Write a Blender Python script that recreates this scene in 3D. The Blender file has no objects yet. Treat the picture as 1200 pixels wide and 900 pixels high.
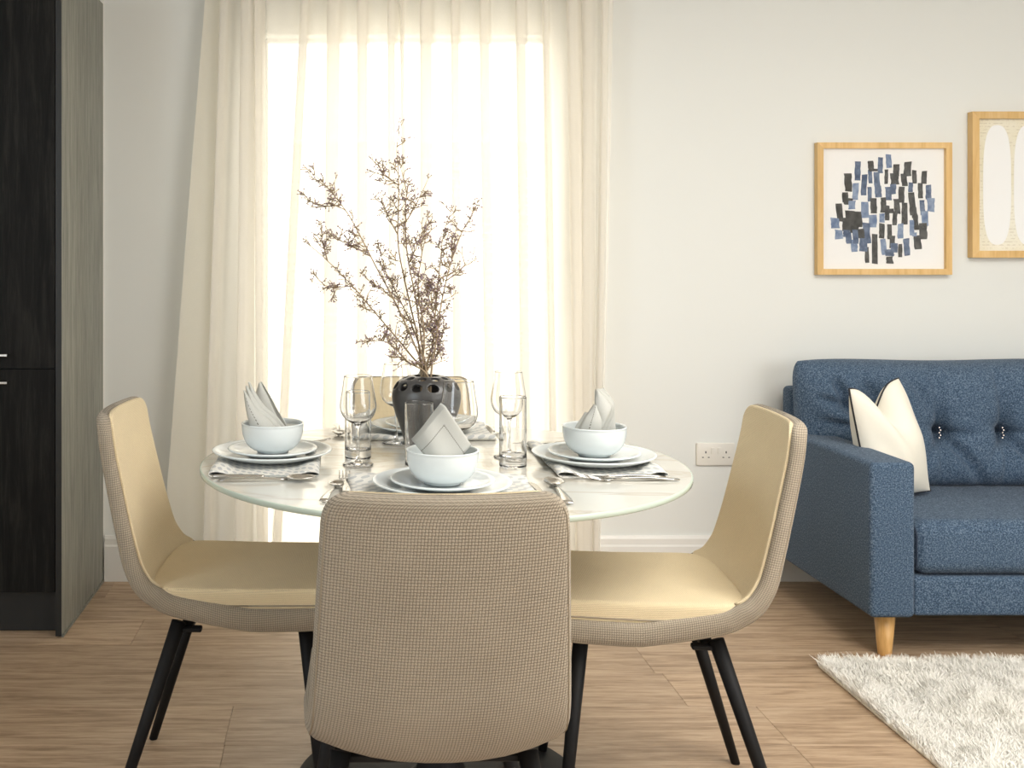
import bpy, bmesh, math, random
import numpy as np
from mathutils import Vector, Matrix
PI = math.pi
random.seed(7)
rng = np.random.default_rng(7)
SC = bpy.context.scene
COL = SC.collection

# ------------------------------------------------------------------ camera
F, CX, HY, CH = 1233.5, 398.0, 305.0, 1.212     # focal length in px, vanishing point, camera height
cam = bpy.data.cameras.new('camera')
cam.sensor_width = 36.0
cam.lens = F / 1200 * 36.0
cam.shift_x = (600 - CX) / 1200
cam.shift_y = -(450 - HY) / 1200
cam.clip_start = 0.05
camo = bpy.data.objects.new('camera', cam)
COL.objects.link(camo)
camo.location = (0, 0, CH)
camo.rotation_euler = (PI / 2, 0, 0)
SC.camera = camo

# ------------------------------------------------------------------ world, lamps, exposure
w = bpy.data.worlds.new('sky')
SC.world = w
w.use_nodes = True
bg = w.node_tree.nodes['Background']
bg.inputs[0].default_value = (1.0, 0.965, 0.895, 1)
bg.inputs[1].default_value = 2.1
SC.view_settings.view_transform = 'Standard'
SC.view_settings.look = 'None'
SC.view_settings.gamma = 1.0
SC.view_settings.exposure = 1.05
SC.view_settings.use_curve_mapping = False
SC.cycles.max_bounces = 14
SC.cycles.transparent_max_bounces = 24
SC.cycles.transmission_bounces = 14
SC.cycles.sample_clamp_indirect = 6.0
SC.cycles.use_denoising = True

def area(name, loc, target, sx, sy, power, color, portal=False):
    l = bpy.data.lights.new(name, 'AREA')
    l.shape = 'RECTANGLE'; l.size = sx; l.size_y = sy
    l.energy = power; l.color = color
    o = bpy.data.objects.new(name, l)
    COL.objects.link(o)
    o.location = loc
    o.rotation_euler = (Vector(target) - Vector(loc)).to_track_quat('-Z', 'Y').to_euler()
    if portal:
        l.cycles.is_portal = True
    return o

area('window_portal', (0.257, 4.12, 1.03), (0.257, 0, 1.03), 1.08, 2.06, 1, (1, 1, 1), portal=True)
area('rear_fill_light', (2.2, -1.9, 1.55), (1.2, 3.0, 0.9), 3.6, 1.7, 54, (0.985, 0.99, 1.0))  # fill lamp added behind the camera; the rear wall has no window
area('side_fill_light', (-2.5, 0.3, 1.5), (0.6, 2.2, 0.6), 1.6, 1.6, 24, (0.80, 0.90, 1.0))  # cool fill from an unseen source at the left; no window built there
area('ceiling_fill_light', (1.6, 1.2, 2.44), (1.6, 1.2, 0), 1.6, 1.6, 40, (1.0, 0.975, 0.93))  # overhead fill added to lift the room; there is no ceiling fitting

# ------------------------------------------------------------------ helpers
def P(px, py, Y):
    """a point of the room at depth Y measured from the photograph"""
    return Vector(((px - CX) / F * Y, Y, CH - (py - HY) / F * Y))

def tag(o, label=None, cat=None, group=None, kind=None):
    if label: o['label'] = label
    if cat: o['category'] = cat
    if group: o['group'] = group
    if kind: o['kind'] = kind
    return o

def empty(name, loc=(0, 0, 0), rz=0.0, label=None, cat=None, group=None):
    o = bpy.data.objects.new(name, None)
    o.empty_display_size = 0.05
    COL.objects.link(o)
    o.location = loc; o.rotation_euler = (0, 0, rz)
    return tag(o, label, cat, group)

def link(name, me, m=None, parent=None):
    o = bpy.data.objects.new(name, me)
    COL.objects.link(o)
    if m is not None:
        for k in (m if isinstance(m, (list, tuple)) else [m]):
            me.materials.append(k)
    if parent is not None:
        o.parent = parent
    return o

def pyd(name, v, f, m=None, parent=None, smooth=True, uv=None, mi=None):
    me = bpy.data.meshes.new(name)
    me.from_pydata([tuple(p) for p in v], [], f)
    me.update()
    if smooth:
        me.polygons.foreach_set('use_smooth', [True] * len(me.polygons))
    if uv is not None:
        ul = me.uv_layers.new(name='UVMap')
        idx = np.empty(len(me.loops), dtype=np.int32)
        me.loops.foreach_get('vertex_index', idx)
        ul.data.foreach_set('uv', np.asarray(uv, dtype=np.float32)[idx].ravel())
    if mi is not None:
        me.polygons.foreach_set('material_index', mi)
    return link(name, me, m, parent)

def bmo(name, bm, m=None, parent=None, smooth=False):
    bmesh.ops.recalc_face_normals(bm, faces=bm.faces)
    me = bpy.data.meshes.new(name)
    bm.to_mesh(me); bm.free()
    if smooth:
        me.polygons.foreach_set('use_smooth', [True] * len(me.polygons))
    return link(name, me, m, parent)

def add_box(bm, x0, x1, y0, y1, z0, z1, bev=0.0, seg=2):
    t = bmesh.new()
    bmesh.ops.create_cube(t, size=1.0)
    for v in t.verts:
        v.co = Vector((x0 + (v.co.x + .5) * (x1 - x0), y0 + (v.co.y + .5) * (y1 - y0), z0 + (v.co.z + .5) * (z1 - z0)))
    if bev > 0:
        bmesh.ops.bevel(t, geom=list(t.edges), offset=bev, segments=seg, affect='EDGES', profile=0.5)
    me = bpy.data.meshes.new('tmp'); t.to_mesh(me); t.free()
    bm.from_mesh(me); bpy.data.meshes.remove(me)

def box(name, x0, x1, y0, y1, z0, z1, m, parent=None, bev=0.0, seg=2):
    bm = bmesh.new(); add_box(bm, x0, x1, y0, y1, z0, z1, bev, seg)
    return bmo(name, bm, m, parent, smooth=seg > 2)

def tube_geo(pts, radii, n=8, flat=None):
    pts = [Vector(p) for p in pts]
    if not hasattr(radii, '__len__'): radii = [radii] * len(pts)
    V, Fc = [], []
    up = None
    for i, p in enumerate(pts):
        t = (pts[min(i + 1, len(pts) - 1)] - pts[max(i - 1, 0)]).normalized()
        if up is None:
            up = Vector((0, 0, 1)) if abs(t.z) < .9 else Vector((0, 1, 0))
        a = t.cross(up).normalized(); b = a.cross(t).normalized(); up = b
        for k in range(n):
            c, s = math.cos(2 * PI * k / n), math.sin(2 * PI * k / n)
            ra = radii[i]; rb = radii[i] if flat is None else flat[i]
            V.append(p + a * c * ra + b * s * rb)
    for i in range(len(pts) - 1):
        for k in range(n):
            k2 = (k + 1) % n
            Fc.append((i * n + k, i * n + k2, (i + 1) * n + k2, (i + 1) * n + k))
    Fc.append(tuple(range(n))[::-1]); Fc.append(tuple((len(pts) - 1) * n + k for k in range(n)))
    return V, Fc

def tube(name, pts, radii, m, parent=None, n=10, flat=None):
    V, Fc = tube_geo(pts, radii, n, flat)
    return pyd(name, V, Fc, m, parent)

def lathe(name, prof, m, parent=None, n=48, closed=False, loc=(0, 0, 0)):
    """prof: (r, z) from the axis outwards and back; r = 0 makes a pole"""
    V, Fc, rows = [], [], []
    for r, z in prof:
        if r < 1e-6:
            rows.append([len(V)]); V.append((loc[0], loc[1], loc[2] + z))
        else:
            st = len(V)
            for k in range(n):
                a = 2 * PI * k / n
                V.append((loc[0] + r * math.cos(a), loc[1] + r * math.sin(a), loc[2] + z))
            rows.append(list(range(st, st + n)))
    seq = list(zip(rows[:-1], rows[1:])) + ([(rows[-1], rows[0])] if closed else [])
    for A, B in seq:
        for k in range(n):
            k2 = (k + 1) % n
            if len(A) == 1 and len(B) == 1: continue
            if len(A) == 1: Fc.append((A[0], B[k], B[k2]))
            elif len(B) == 1: Fc.append((A[k], A[k2], B[0]))
            else: Fc.append((A[k], A[k2], B[k2], B[k]))
    o = pyd(name, V, Fc, m, parent)
    bm = bmesh.new(); bm.from_mesh(o.data)
    bmesh.ops.recalc_face_normals(bm, faces=bm.faces)
    bm.to_mesh(o.data); bm.free()
    return o

def spline(pts, n):
    """Catmull-Rom through points (any dimension), n samples"""
    p = np.asarray(pts, float)
    p = np.vstack([2 * p[0] - p[1], p, 2 * p[-1] - p[-2]])
    out = []
    m = len(p) - 3
    for q in np.linspace(0, m, n):
        i = min(int(q), m - 1); t = q - i
        a, b, c, d = p[i], p[i + 1], p[i + 2], p[i + 3]
        out.append(.5 * ((2 * b) + (-a + c) * t + (2 * a - 5 * b + 4 * c - d) * t * t + (-a + 3 * b - 3 * c + d) * t ** 3))
    return np.array(out)

def copy_thing(root, loc, rz=None, label=None):
    r = root.copy(); COL.objects.link(r)
    r.location = loc
    if rz is not None: r.rotation_euler = (0, 0, rz)
    if label: r['label'] = label
    for ch in list(root.children):
        c = ch.copy(); COL.objects.link(c); c.parent = r
        for g in list(ch.children):
            d = g.copy(); COL.objects.link(d); d.parent = c
    return r

# ------------------------------------------------------------------ materials
class NT:
    def __init__(s, name):
        s.m = bpy.data.materials.new(name); s.m.use_nodes = True
        s.t = s.m.node_tree; s.n = s.t.nodes; s.l = s.t.links
        s.b = s.n['Principled BSDF']; s.out = s.n['Material Output']
    def add(s, typ, ins=None, **kw):
        nd = s.n.new(typ)
        for k, v in kw.items(): setattr(nd, k, v)
        for k, v in (ins or {}).items(): s.set(nd, k, v)
        return nd
    def set(s, nd, k, v):
        i = nd.inputs[k]
        if isinstance(v, bpy.types.NodeSocket): s.l.new(v, i)
        elif isinstance(v, bpy.types.Node): s.l.new(v.outputs[0], i)
        else: i.default_value = v
    def coord(s, what='Object', scale=(1, 1, 1), rot=(0, 0, 0), loc=(0, 0, 0)):
        tc = s.add('ShaderNodeTexCoord')
        mp = s.add('ShaderNodeMapping', {'Vector': tc.outputs[what]})
        mp.inputs['Scale'].default_value = scale; mp.inputs['Rotation'].default_value = rot; mp.inputs['Location'].default_value = loc
        return mp.outputs[0]
    def noise(s, vec, scale, detail=4, rough=.55, dist=0.0):
        nd = s.add('ShaderNodeTexNoise', {'Vector': vec, 'Scale': scale, 'Detail': detail, 'Roughness': rough, 'Distortion': dist})
        return nd.outputs['Fac']
    def ramp(s, fac, stops):
        nd = s.add('ShaderNodeValToRGB', {'Fac': fac})
        e = nd.color_ramp.elements
        while len(e) < len(stops): e.new(.5)
        for q, (p, c) in zip(e, stops):
            q.position = p; q.color = (*c, 1) if len(c) == 3 else c
        return nd.outputs[0]
    def mix(s, fac, a, b, blend='MIX'):
        nd = s.add('ShaderNodeMix', data_type='RGBA', blend_type=blend)
        for i, v in ((0, fac), (6, a), (7, b)):
            if isinstance(v, bpy.types.NodeSocket): s.l.new(v, nd.inputs[i])
            else: nd.inputs[i].default_value = v if i == 0 else ((*v, 1) if len(v) == 3 else v)
        return nd.outputs[2]
    def math(s, op, a, b=0.0, c=0.0):
        nd = s.add('ShaderNodeMath', operation=op)
        for i, v in enumerate((a, b, c)):
            if isinstance(v, bpy.types.NodeSocket): s.l.new(v, nd.inputs[i])
            else: nd.inputs[i].default_value = v
        return nd.outputs[0]
    def bump(s, h, strength, dist=.001):
        nd = s.add('ShaderNodeBump', {'Height': h, 'Strength': strength, 'Distance': dist})
        s.l.new(nd.outputs[0], s.b.inputs['Normal'])
    def base(s, v):
        if isinstance(v, bpy.types.NodeSocket): s.l.new(v, s.b.inputs['Base Color'])
        else: s.b.inputs['Base Color'].default_value = (*v, 1)
    def p(s, **kw):
        names = dict(rough='Roughness', metal='Metallic', ior='IOR', trans='Transmission Weight', spec='Specular IOR Level',
                     sheen='Sheen Weight', coat='Coat Weight', coatr='Coat Roughness', sss='Subsurface Weight')
        for k, v in kw.items(): s.set(s.b, names[k], v)
        return s

def plain(name, col, rough=.5, **kw):
    t = NT(name); t.base(col); t.p(rough=rough, **kw); return t.m

def m_wall(name, col):
    t = NT(name); v = t.coord()
    n = t.noise(v, 2.0, 3); t.base(t.mix(t.math('MULTIPLY', n, .12), col, tuple(c * .9 for c in col)))
    t.bump(t.noise(v, 160, 3), .06, .001); t.p(rough=.75, spec=.25); return t.m

def m_weave(name, dark, light, pitch, bumpd=.0012, rough=.9, ns=900, nw=.22):
    """basket weave; UVs are metres along the cloth"""
    t = NT(name)
    tc = t.add('ShaderNodeTexCoord')
    sx = t.add('ShaderNodeSeparateXYZ', {'Vector': tc.outputs['UV']})
    k = PI / pitch
    a = t.math('SINE', t.math('MULTIPLY', sx.outputs[0], k))
    b = t.math('SINE', t.math('MULTIPLY', sx.outputs[1], k))
    ab = t.math('MULTIPLY', a, b)
    a2 = t.math('ABSOLUTE', a); b2 = t.math('ABSOLUTE', b)
    over = t.math('GREATER_THAN', ab, 0.0)
    # warp threads stand proud where ab>0, weft where ab<0
    h = t.add('ShaderNodeMix', data_type='FLOAT')
    t.set(h, 0, over); t.set(h, 2, t.math('POWER', b2, .5)); t.set(h, 3, t.math('POWER', a2, .5))
    edge = t.math('MULTIPLY', t.math('POWER', a2, .35), t.math('POWER', b2, .35))
    hh = t.math('MULTIPLY', h.outputs[0], edge)
    nz = t.noise(t.coord('UV'), ns, 2); big = t.noise(t.coord('UV'), 9, 3)
    f = t.math('ADD', t.math('MULTIPLY', hh, .75), t.math('MULTIPLY', t.math('ADD', nz, big), nw))
    t.base(t.ramp(f, [(.12, dark), (.85, light)]))
    t.bump(hh, .9, bumpd); t.p(rough=rough, spec=.15, sheen=.15)
    return t.m

M = {}
M['wall'] = m_wall('wall_paint', (.79, .80, .765))
M['ceiling'] = m_wall('ceiling_paint', (.84, .83, .80))
M['trim'] = plain('white_gloss_trim', (.80, .785, .74), .35)
M['window_frame'] = plain('white_window_frame', (.82, .81, .78), .35)
M['socket'] = plain('white_socket_plastic', (.80, .77, .70), .3)
M['black_hole'] = plain('dark_hole', (.012, .012, .012), .8)
M['black_metal'] = plain('black_powder_coat', (.006, .006, .0065), .6, spec=.25)
M['steel'] = plain('polished_steel', (.62, .60, .565), .2, metal=1.0)
M['nickel'] = plain('bead_nickel', (.75, .7, .66), .25, metal=1.0)
M['china'] = plain('white_glazed_china', (.70, .745, .745), .13, spec=.5)
M['chair_weave'] = m_weave('beige_basket_weave', (.125, .10, .070), (.425, .365, .28), .0048)
M['chair_pad'] = m_weave('beige_fine_weave_lit', (.53, .425, .255), (.88, .735, .48), .0031, .0012, .95, 420, .34)  # finer cloth; extra window light is put into its brighter tones
M['piping_beige'] = plain('beige_seam', (.30, .25, .18), .9)
M['piping_black'] = plain('black_piping', (.01, .01, .014), .6)
M['piping_blue'] = plain('navy_seam', (.022, .035, .06), .9)
M['felt'] = plain('rug_backing', (.82, .77, .64), .9)

def m_sofa():
    t = NT('heathered_blue_wool'); v = t.coord()
    n = t.noise(v, 230, 4, .75); b = t.noise(v, 6, 3)
    c = t.ramp(n, [(.36, (.018, .034, .062)), (.5, (.062, .105, .165)), (.64, (.21, .27, .35))])
    t.base(t.mix(t.math('MULTIPLY', b, .35), c, (.045, .07, .11)))
    t.bump(t.noise(v, 420, 3), .35, .001); t.p(rough=.92, spec=.12, sheen=.1); return t.m
M['sofa'] = m_sofa()

def m_oak(name, c0, c1, c2, rough=.45, axis='x', sc=1.0, spec=.4):
    t = NT(name)
    oi = t.add('ShaderNodeObjectInfo')
    tc = t.add('ShaderNodeTexCoord')
    off = t.add('ShaderNodeVectorMath', {0: tc.outputs['Object']}, operation='ADD')
    cmb = t.add('ShaderNodeCombineXYZ')
    r = oi.outputs['Random']
    t.set(cmb, 0, t.math('MULTIPLY', r, 37.0)); t.set(cmb, 1, t.math('MULTIPLY', r, 91.0)); t.set(cmb, 2, t.math('MULTIPLY', r, 13.0))
    t.l.new(cmb.outputs[0], off.inputs[1])
    s = {'x': (1.2, 16, 16), 'z': (16, 16, 1.2)}[axis]
    mp = t.add('ShaderNodeMapping', {'Vector': off.outputs[0]}); mp.inputs['Scale'].default_value = tuple(q * sc for q in s)
    g = t.noise(mp.outputs[0], 3.2, 8, .62, .6)
    mp2 = t.add('ShaderNodeMapping', {'Vector': off.outputs[0]}); mp2.inputs['Scale'].default_value = tuple(q * sc * 5 for q in s)
    fine = t.noise(mp2.outputs[0], 4, 4, .6)
    f = t.math('ADD', t.math('MULTIPLY', g, .75), t.math('MULTIPLY', fine, .25))
    c = t.ramp(f, [(.36, c0), (.5, c1), (.64, c2)])
    vr = t.math('MULTIPLY', t.math('SUBTRACT', r, .5), .22)
    hs = t.add('ShaderNodeHueSaturation', {'Color': c, 'Value': t.math('ADD', vr, 1.0)})
    t.base(hs.outputs[0])
    t.bump(f, .12, .001); t.p(rough=rough, spec=spec); return t.m
M['plank'] = m_oak('oak_vinyl_plank', (.25, .165, .10), (.42, .295, .19), (.55, .41, .28), .42)
M['subfloor'] = plain('joint_filler', (.42, .33, .24), .8)
M['cab_wood'] = m_oak('dark_ash_veneer', (.003, .003, .0027), (.0075, .0072, .0064), (.018, .017, .0145), .6, 'z', 1.0, .15)
M['cab_side'] = m_oak('window_lit_ash_veneer', (.15, .152, .13), (.225, .225, .192), (.29, .287, .248), .5, 'z')  # paler than the doors: window light on the side put into the colour
M['cab_edge'] = plain('black_edge_band', (.008, .008, .007), .5)
M['leg_wood'] = m_oak('honey_beech', (.50, .27, .085), (.62, .36, .13), (.70, .43, .18), .35, 'z', .6)
M['frame_wood'] = m_oak('pale_oak_frame', (.60, .37, .13), (.70, .46, .19), (.76, .53, .25), .5, 'z', .5)

def m_marble():
    t = NT('cream_marble_glass'); v = t.coord()
    d = t.noise(v, 2.2, 6, .6)
    mp = t.add('ShaderNodeMapping', {'Vector': t.coord()}); mp.inputs['Rotation'].default_value = (0, 0, .5); mp.inputs['Scale'].default_value = (1, 2.4, 1)
    wv = t.noise(mp.outputs[0], 2.1, 7, .58, 1.1)
    line = t.math('ABSOLUTE', t.math('SUBTRACT', wv, .5))
    vein = t.ramp(line, [(0.0, (1, 1, 1)), (.012, (.55, .55, .55)), (.05, (0, 0, 0))])
    c = t.ramp(d, [(.3, (.58, .565, .505)), (.6, (.66, .65, .59)), (.8, (.615, .595, .53))])
    msk = t.math('MULTIPLY', vein, t.math('MULTIPLY', t.noise(v, 3.0, 2), .9))
    t.base(t.mix(msk, c, (.33, .25, .15)))
    t.p(rough=.16, spec=.5, coat=.4, coatr=.06); return t.m
M['marble'] = m_marble()
M['glass_edge'] = plain('green_glass_edge', (.50, .58, .50), .1, spec=.6)

def m_glass(name='clear_glass', tint=(1, 1, 1)):
    t = NT(name); t.base(tint); t.p(rough=0.0, trans=1.0, ior=1.45); return t.m
M['glass'] = m_glass()

def m_pane():
    t = NT('thin_window_pane')
    tr = t.add('ShaderNodeBsdfTransparent'); tr.inputs[0].default_value = (1, 1, 1, 1)
    gl = t.add('ShaderNodeBsdfGlossy'); gl.inputs['Roughness'].default_value = 0.02
    lw = t.add('ShaderNodeLayerWeight')
    fr = t.math('ADD', t.math('MULTIPLY', t.math('POWER', lw.outputs['Facing'], 5.0), .6), .025)
    mx = t.add('ShaderNodeMixShader'); t.l.new(fr, mx.inputs[0]); t.l.new(tr.outputs[0], mx.inputs[1]); t.l.new(gl.outputs[0], mx.inputs[2])
    t.l.new(mx.outputs[0], t.out.inputs[0]); return t.m
M['pane'] = m_pane()

def m_sheer(name, see, col):
    t = NT(name)
    v = t.coord(scale=(1, 1, 1))
    n = t.noise(v, 500, 2)
    tr = t.add('ShaderNodeBsdfTransparent')
    df = t.add('ShaderNodeBsdfDiffuse'); df.inputs[0].default_value = (*col, 1)
    tl = t.add('ShaderNodeBsdfTranslucent'); tl.inputs[0].default_value = (*col, 1)
    m1 = t.add('ShaderNodeMixShader'); m1.inputs[0].default_value = .48
    t.l.new(df.outputs[0], m1.inputs[1]); t.l.new(tl.outputs[0], m1.inputs[2])
    m2 = t.add('ShaderNodeMixShader'); t.l.new(t.math('ADD', t.math('MULTIPLY', n, .1), 1 - see - .05), m2.inputs[0])
    t.l.new(tr.outputs[0], m2.inputs[1]); t.l.new(m1.outputs[0], m2.inputs[2])
    t.l.new(m2.outputs[0], t.out.inputs[0]); return t.m
M['sheer'] = m_sheer('cream_voile', .28, (.95, .92, .855))
M['sheer_dense'] = m_sheer('cream_voile_hem', .12, (.90, .865, .765))

def m_vase():
    t = NT('matte_charcoal_ceramic'); v = t.coord()
    t.base(t.ramp(t.noise(v, 14, 4), [(.3, (.040, .039, .038)), (.7, (.078, .076, .074))])); t.p(rough=.33, spec=.5); return t.m
M['vase'] = m_vase()
M['twig'] = plain('dry_tan_twig', (.34, .255, .16), .8)
M['berry'] = plain('dusty_mauve_berry', (.30, .225, .25), .75)

def m_linen():
    t = NT('grey_linen_hemstitched')
    tc = t.add('ShaderNodeTexCoord'); sx = t.add('ShaderNodeSeparateXYZ', {'Vector': tc.outputs['UV']})
    u, v = sx.outputs[0], sx.outputs[1]
    def line(a, b):
        near = t.math('LESS_THAN', t.math('ABSOLUTE', t.math('SUBTRACT', a, .74)), .011)
        lim = t.math('LESS_THAN', b, .757)
        dash = t.math('GREATER_THAN', t.math('SINE', t.math('MULTIPLY', b, 150.0)), -.15)
        return t.math('MULTIPLY', t.math('MULTIPLY', near, lim), dash)
    st = t.math('MAXIMUM', line(u, v), line(v, u))
    n = t.noise(t.coord('UV'), 60, 4); 
    c = t.mix(n, (.43, .435, .405), (.53, .53, .49))
    t.base(t.mix(st, c, (.14, .13, .11)))
    t.bump(t.noise(t.coord('UV'), 220, 2), .3, .0006); t.p(rough=.9, spec=.1); return t.m
M['linen'] = m_linen()

def m_mat():
    """off-white cloth printed with rows of grey leaf shapes (UV metres)"""
    t = NT('printed_table_mat')
    tc = t.add('ShaderNodeTexCoord'); sx = t.add('ShaderNodeSeparateXYZ', {'Vector': tc.outputs['UV']})
    px, py = .027, .0165
    row = t.math('FLOOR', t.math('DIVIDE', sx.outputs[1], py))
    odd = t.math('MULTIPLY', t.math('MODULO', row, 2.0), .5)
    fu = t.math('SUBTRACT', t.math('FRACT', t.math('ADD', t.math('DIVIDE', sx.outputs[0], px), odd)), .5)
    fv = t.math('SUBTRACT', t.math('FRACT', t.math('DIVIDE', sx.outputs[1], py)), .5)
    sh = t.math('ADD', fu, t.math('MULTIPLY', fv, .55))
    d = t.math('ADD', t.math('MULTIPLY', t.math('ABSOLUTE', sh), 1.5), t.math('MULTIPLY', t.math('MULTIPLY', fv, fv), 2.6))
    leaf = t.math('LESS_THAN', d, .46)
    t.base(t.mix(t.math('MULTIPLY', leaf, .8), (.70, .69, .64), (.42, .44, .445)))
    t.bump(t.noise(t.coord('UV'), 700, 2), .3, .0005); t.p(rough=.85, spec=.1); return t.m
M['mat'] = m_mat()

M['pillow'] = plain('ivory_cotton', (.85, .81, .70), .85, sheen=.1)
def m_rug():
    t = NT('ivory_shag')
    v = t.coord(); n = t.noise(v, 5, 3); n2 = t.noise(v, 90, 2)
    t.base(t.mix(n, (.93, .90, .82), (.96, .945, .90))); t.p(rough=.85, spec=.15, sheen=.2); return t.m
M['rug'] = m_rug()
M['paper'] = plain('white_art_paper', (.90, .89, .865), .6)
def m_ledger():
    t = NT('aged_ledger_paper'); v = t.coord()
    sx = t.add('ShaderNodeSeparateXYZ', {'Vector': v})
    ln = t.math('GREATER_THAN', t.math('SINE', t.math('MULTIPLY', sx.outputs[2], 520.0)), .55)
    n = t.noise(v, 90, 3); scr = t.math('MULTIPLY', ln, t.math('GREATER_THAN', n, .52))
    c = t.ramp(t.noise(v, 3.5, 3), [(.3, (.80, .73, .52)), (.7, (.90, .87, .75))])
    t.base(t.mix(t.math('MULTIPLY', scr, .35), c, (.45, .38, .25))); t.p(rough=.7); return t.m
M['ledger'] = m_ledger()
M['white_paint'] = plain('white_gouache', (.93, .93, .915), .6)
def m_ink(name, a, b):
    t = NT(name); v = t.coord(); t.base(t.ramp(t.noise(v, 45, 3), [(.35, a), (.65, b)])); t.p(rough=.7, spec=.2); return t.m
M['ink_dark'] = m_ink('charcoal_ink', (.040, .040, .038), (.10, .10, .096))
M['ink_blue'] = m_ink('blue_wash', (.13, .19, .32), (.30, .37, .50))
M['ink_mid'] = m_ink('slate_wash', (.07, .10, .17), (.17, .22, .32))
M['picture_glass'] = m_pane()
M['fence'] = plain('pale_fence_paint', (.86, .83, .76), .8)
M['patio'] = plain('pale_patio_stone', (.80, .77, .70), .8)

# ------------------------------------------------------------------ the setting
WY = 3.987           # face of the back wall
X0, X1, YR, ZC = -2.6, 4.6, -2.0, 2.5
WX0, WX1, WZ = -0.288, 0.800, 2.066     # window opening
bm = bmesh.new()
add_box(bm, X0, WX0, WY, WY + .12, 0, ZC); add_box(bm, WX1, X1, WY, WY + .12, 0, ZC)
add_box(bm, WX0, WX1, WY, WY + .12, WZ, ZC); add_box(bm, WX0, WX1, WY, WY + .12, -.05, .02)
wb = bmo('wall_back', bm, M['wall']); tag(wb, 'warm white painted back wall with a tall window opening', kind='structure')
for nm, a in (('wall_left', (X0 - .1, X0, YR, WY + .12, 0, ZC)), ('wall_right', (X1, X1 + .1, YR, WY + .12, 0, ZC)),
              ('wall_front', (X0 - .1, X1 + .1, YR - .1, YR, 0, ZC))):
    tag(box(nm, *a, M['wall']), 'warm white painted wall out of view', kind='structure')
tag(box('ceiling', X0 - .1, X1 + .1, YR - .1, WY + .12, ZC, ZC + .1, M['ceiling']), 'white painted ceiling above the dining room', kind='structure')
fl = box('floor', X0 - .1, X1 + .1, YR - .1, WY, -.06, -.003, M['subfloor'])
tag(fl, 'oak effect plank floor running across the room', kind='structure')
# planks, 0.23 m wide, 1.42 m long, running left to right
PW, PL, GAP = .23, 1.42, .0005
plank_cache = {}
def plank(x0, x1, y0, y1):
    wd, dp = x1 - x0, y1 - y0
    key = (round(wd, 3), round(dp, 3))
    if key not in plank_cache:
        bm = bmesh.new()
        add_box(bm, -wd / 2 + GAP, wd / 2 - GAP, -dp / 2 + GAP * .6, dp / 2 - GAP * .6, -.006, 0, .0004, 1)
        o = bmo('plank', bm, M['plank'], fl); plank_cache[key] = o.data
    else:
        o = bpy.data.objects.new('plank', plank_cache[key]); COL.objects.link(o); o.parent = fl
    o.location = ((x0 + x1) / 2, (y0 + y1) / 2, 0)
row_off = {0: -.289, 2: -.494}
y = 2.63 - PW * 20
k = -20
while y < WY - .01:
    y1 = min(y + PW, WY); ya = max(y, YR)
    if y1 > YR + .02:
        off = row_off.get(k, (k * .617 + .33) % PL)
        x = off - PL * math.ceil((off - X0) / PL)
        while x < X1:
            a, b = max(x, X0), min(x + PL, X1)
            if b - a > .03: plank(a, b, ya, y1)
            x += PL
    y += PW; k += 1

def baseboard(name, xa, xb, label):
    prof = [(0, 0), (-.018, 0), (-.018, .132), (-.013, .138), (-.013, .160), (-.008, .171), (0, .171)]
    V = [(x, WY + a, b) for x in (xa, xb) for a, b in prof]; n = len(prof)
    Fc = [(i, (i + 1) % n, n + (i + 1) % n, n + i) for i in range(n)] + [tuple(range(n))[::-1], tuple(range(n, 2 * n))]
    o = pyd(name, V, Fc, M['trim'], smooth=False); tag(o, label, kind='structure')
baseboard('baseboard_left', -.888, WX0, 'white stepped baseboard between the dark cabinet and window')
baseboard('baseboard_right', WX1, X1, 'white stepped baseboard running behind the blue sofa')

# window in the reveal
bm = bmesh.new()
fw, fy0, fy1 = .012, WY + .075, WY + .115
add_box(bm, WX0, WX0 + fw, fy0, fy1, .02, WZ); add_box(bm, WX1 - fw, WX1, fy0, fy1, .02, WZ)
add_box(bm, WX0 + fw, WX1 - fw, fy0, fy1, WZ - fw, WZ); add_box(bm, WX0 + fw, WX1 - fw, fy0, fy1, .02, .02 + fw)
win = bmo('window_1', bm, M['window_frame']); tag(win, 'tall white framed window behind the voile curtains', kind='structure')
box('pane', WX0 + fw, WX1 - fw, fy0 + .025, fy0 + .031, .02 + fw, WZ - fw, M['pane'], win)

# outside: patio and a pale slatted fence
tag(box('ground', -6, 8, WY + .12, 14, -.12, -.02, M['patio']), 'pale paved ground outside the window', kind='structure')
fe = empty('garden_fence', (.4, 6.0, 0), 0, 'pale horizontal slatted fence beyond the window', 'fence')
bm = bmesh.new(); add_box(bm, -1.5, 1.5, 0, .018, 0, .046, .003, 1)
b0 = bmo('slat', bm, M['fence'], fe)
b0.location = (0, 0, .02)
for i in range(1, 36):
    o = bpy.data.objects.new('slat', b0.data); COL.objects.link(o); o.parent = fe; o.location = (0, 0, .02 + i * .052)
for x in (-1.35, 0, 1.35):
    box('post', x - .035, x + .035, .019, .085, -.02, 1.9, M['fence'], fe)

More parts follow.
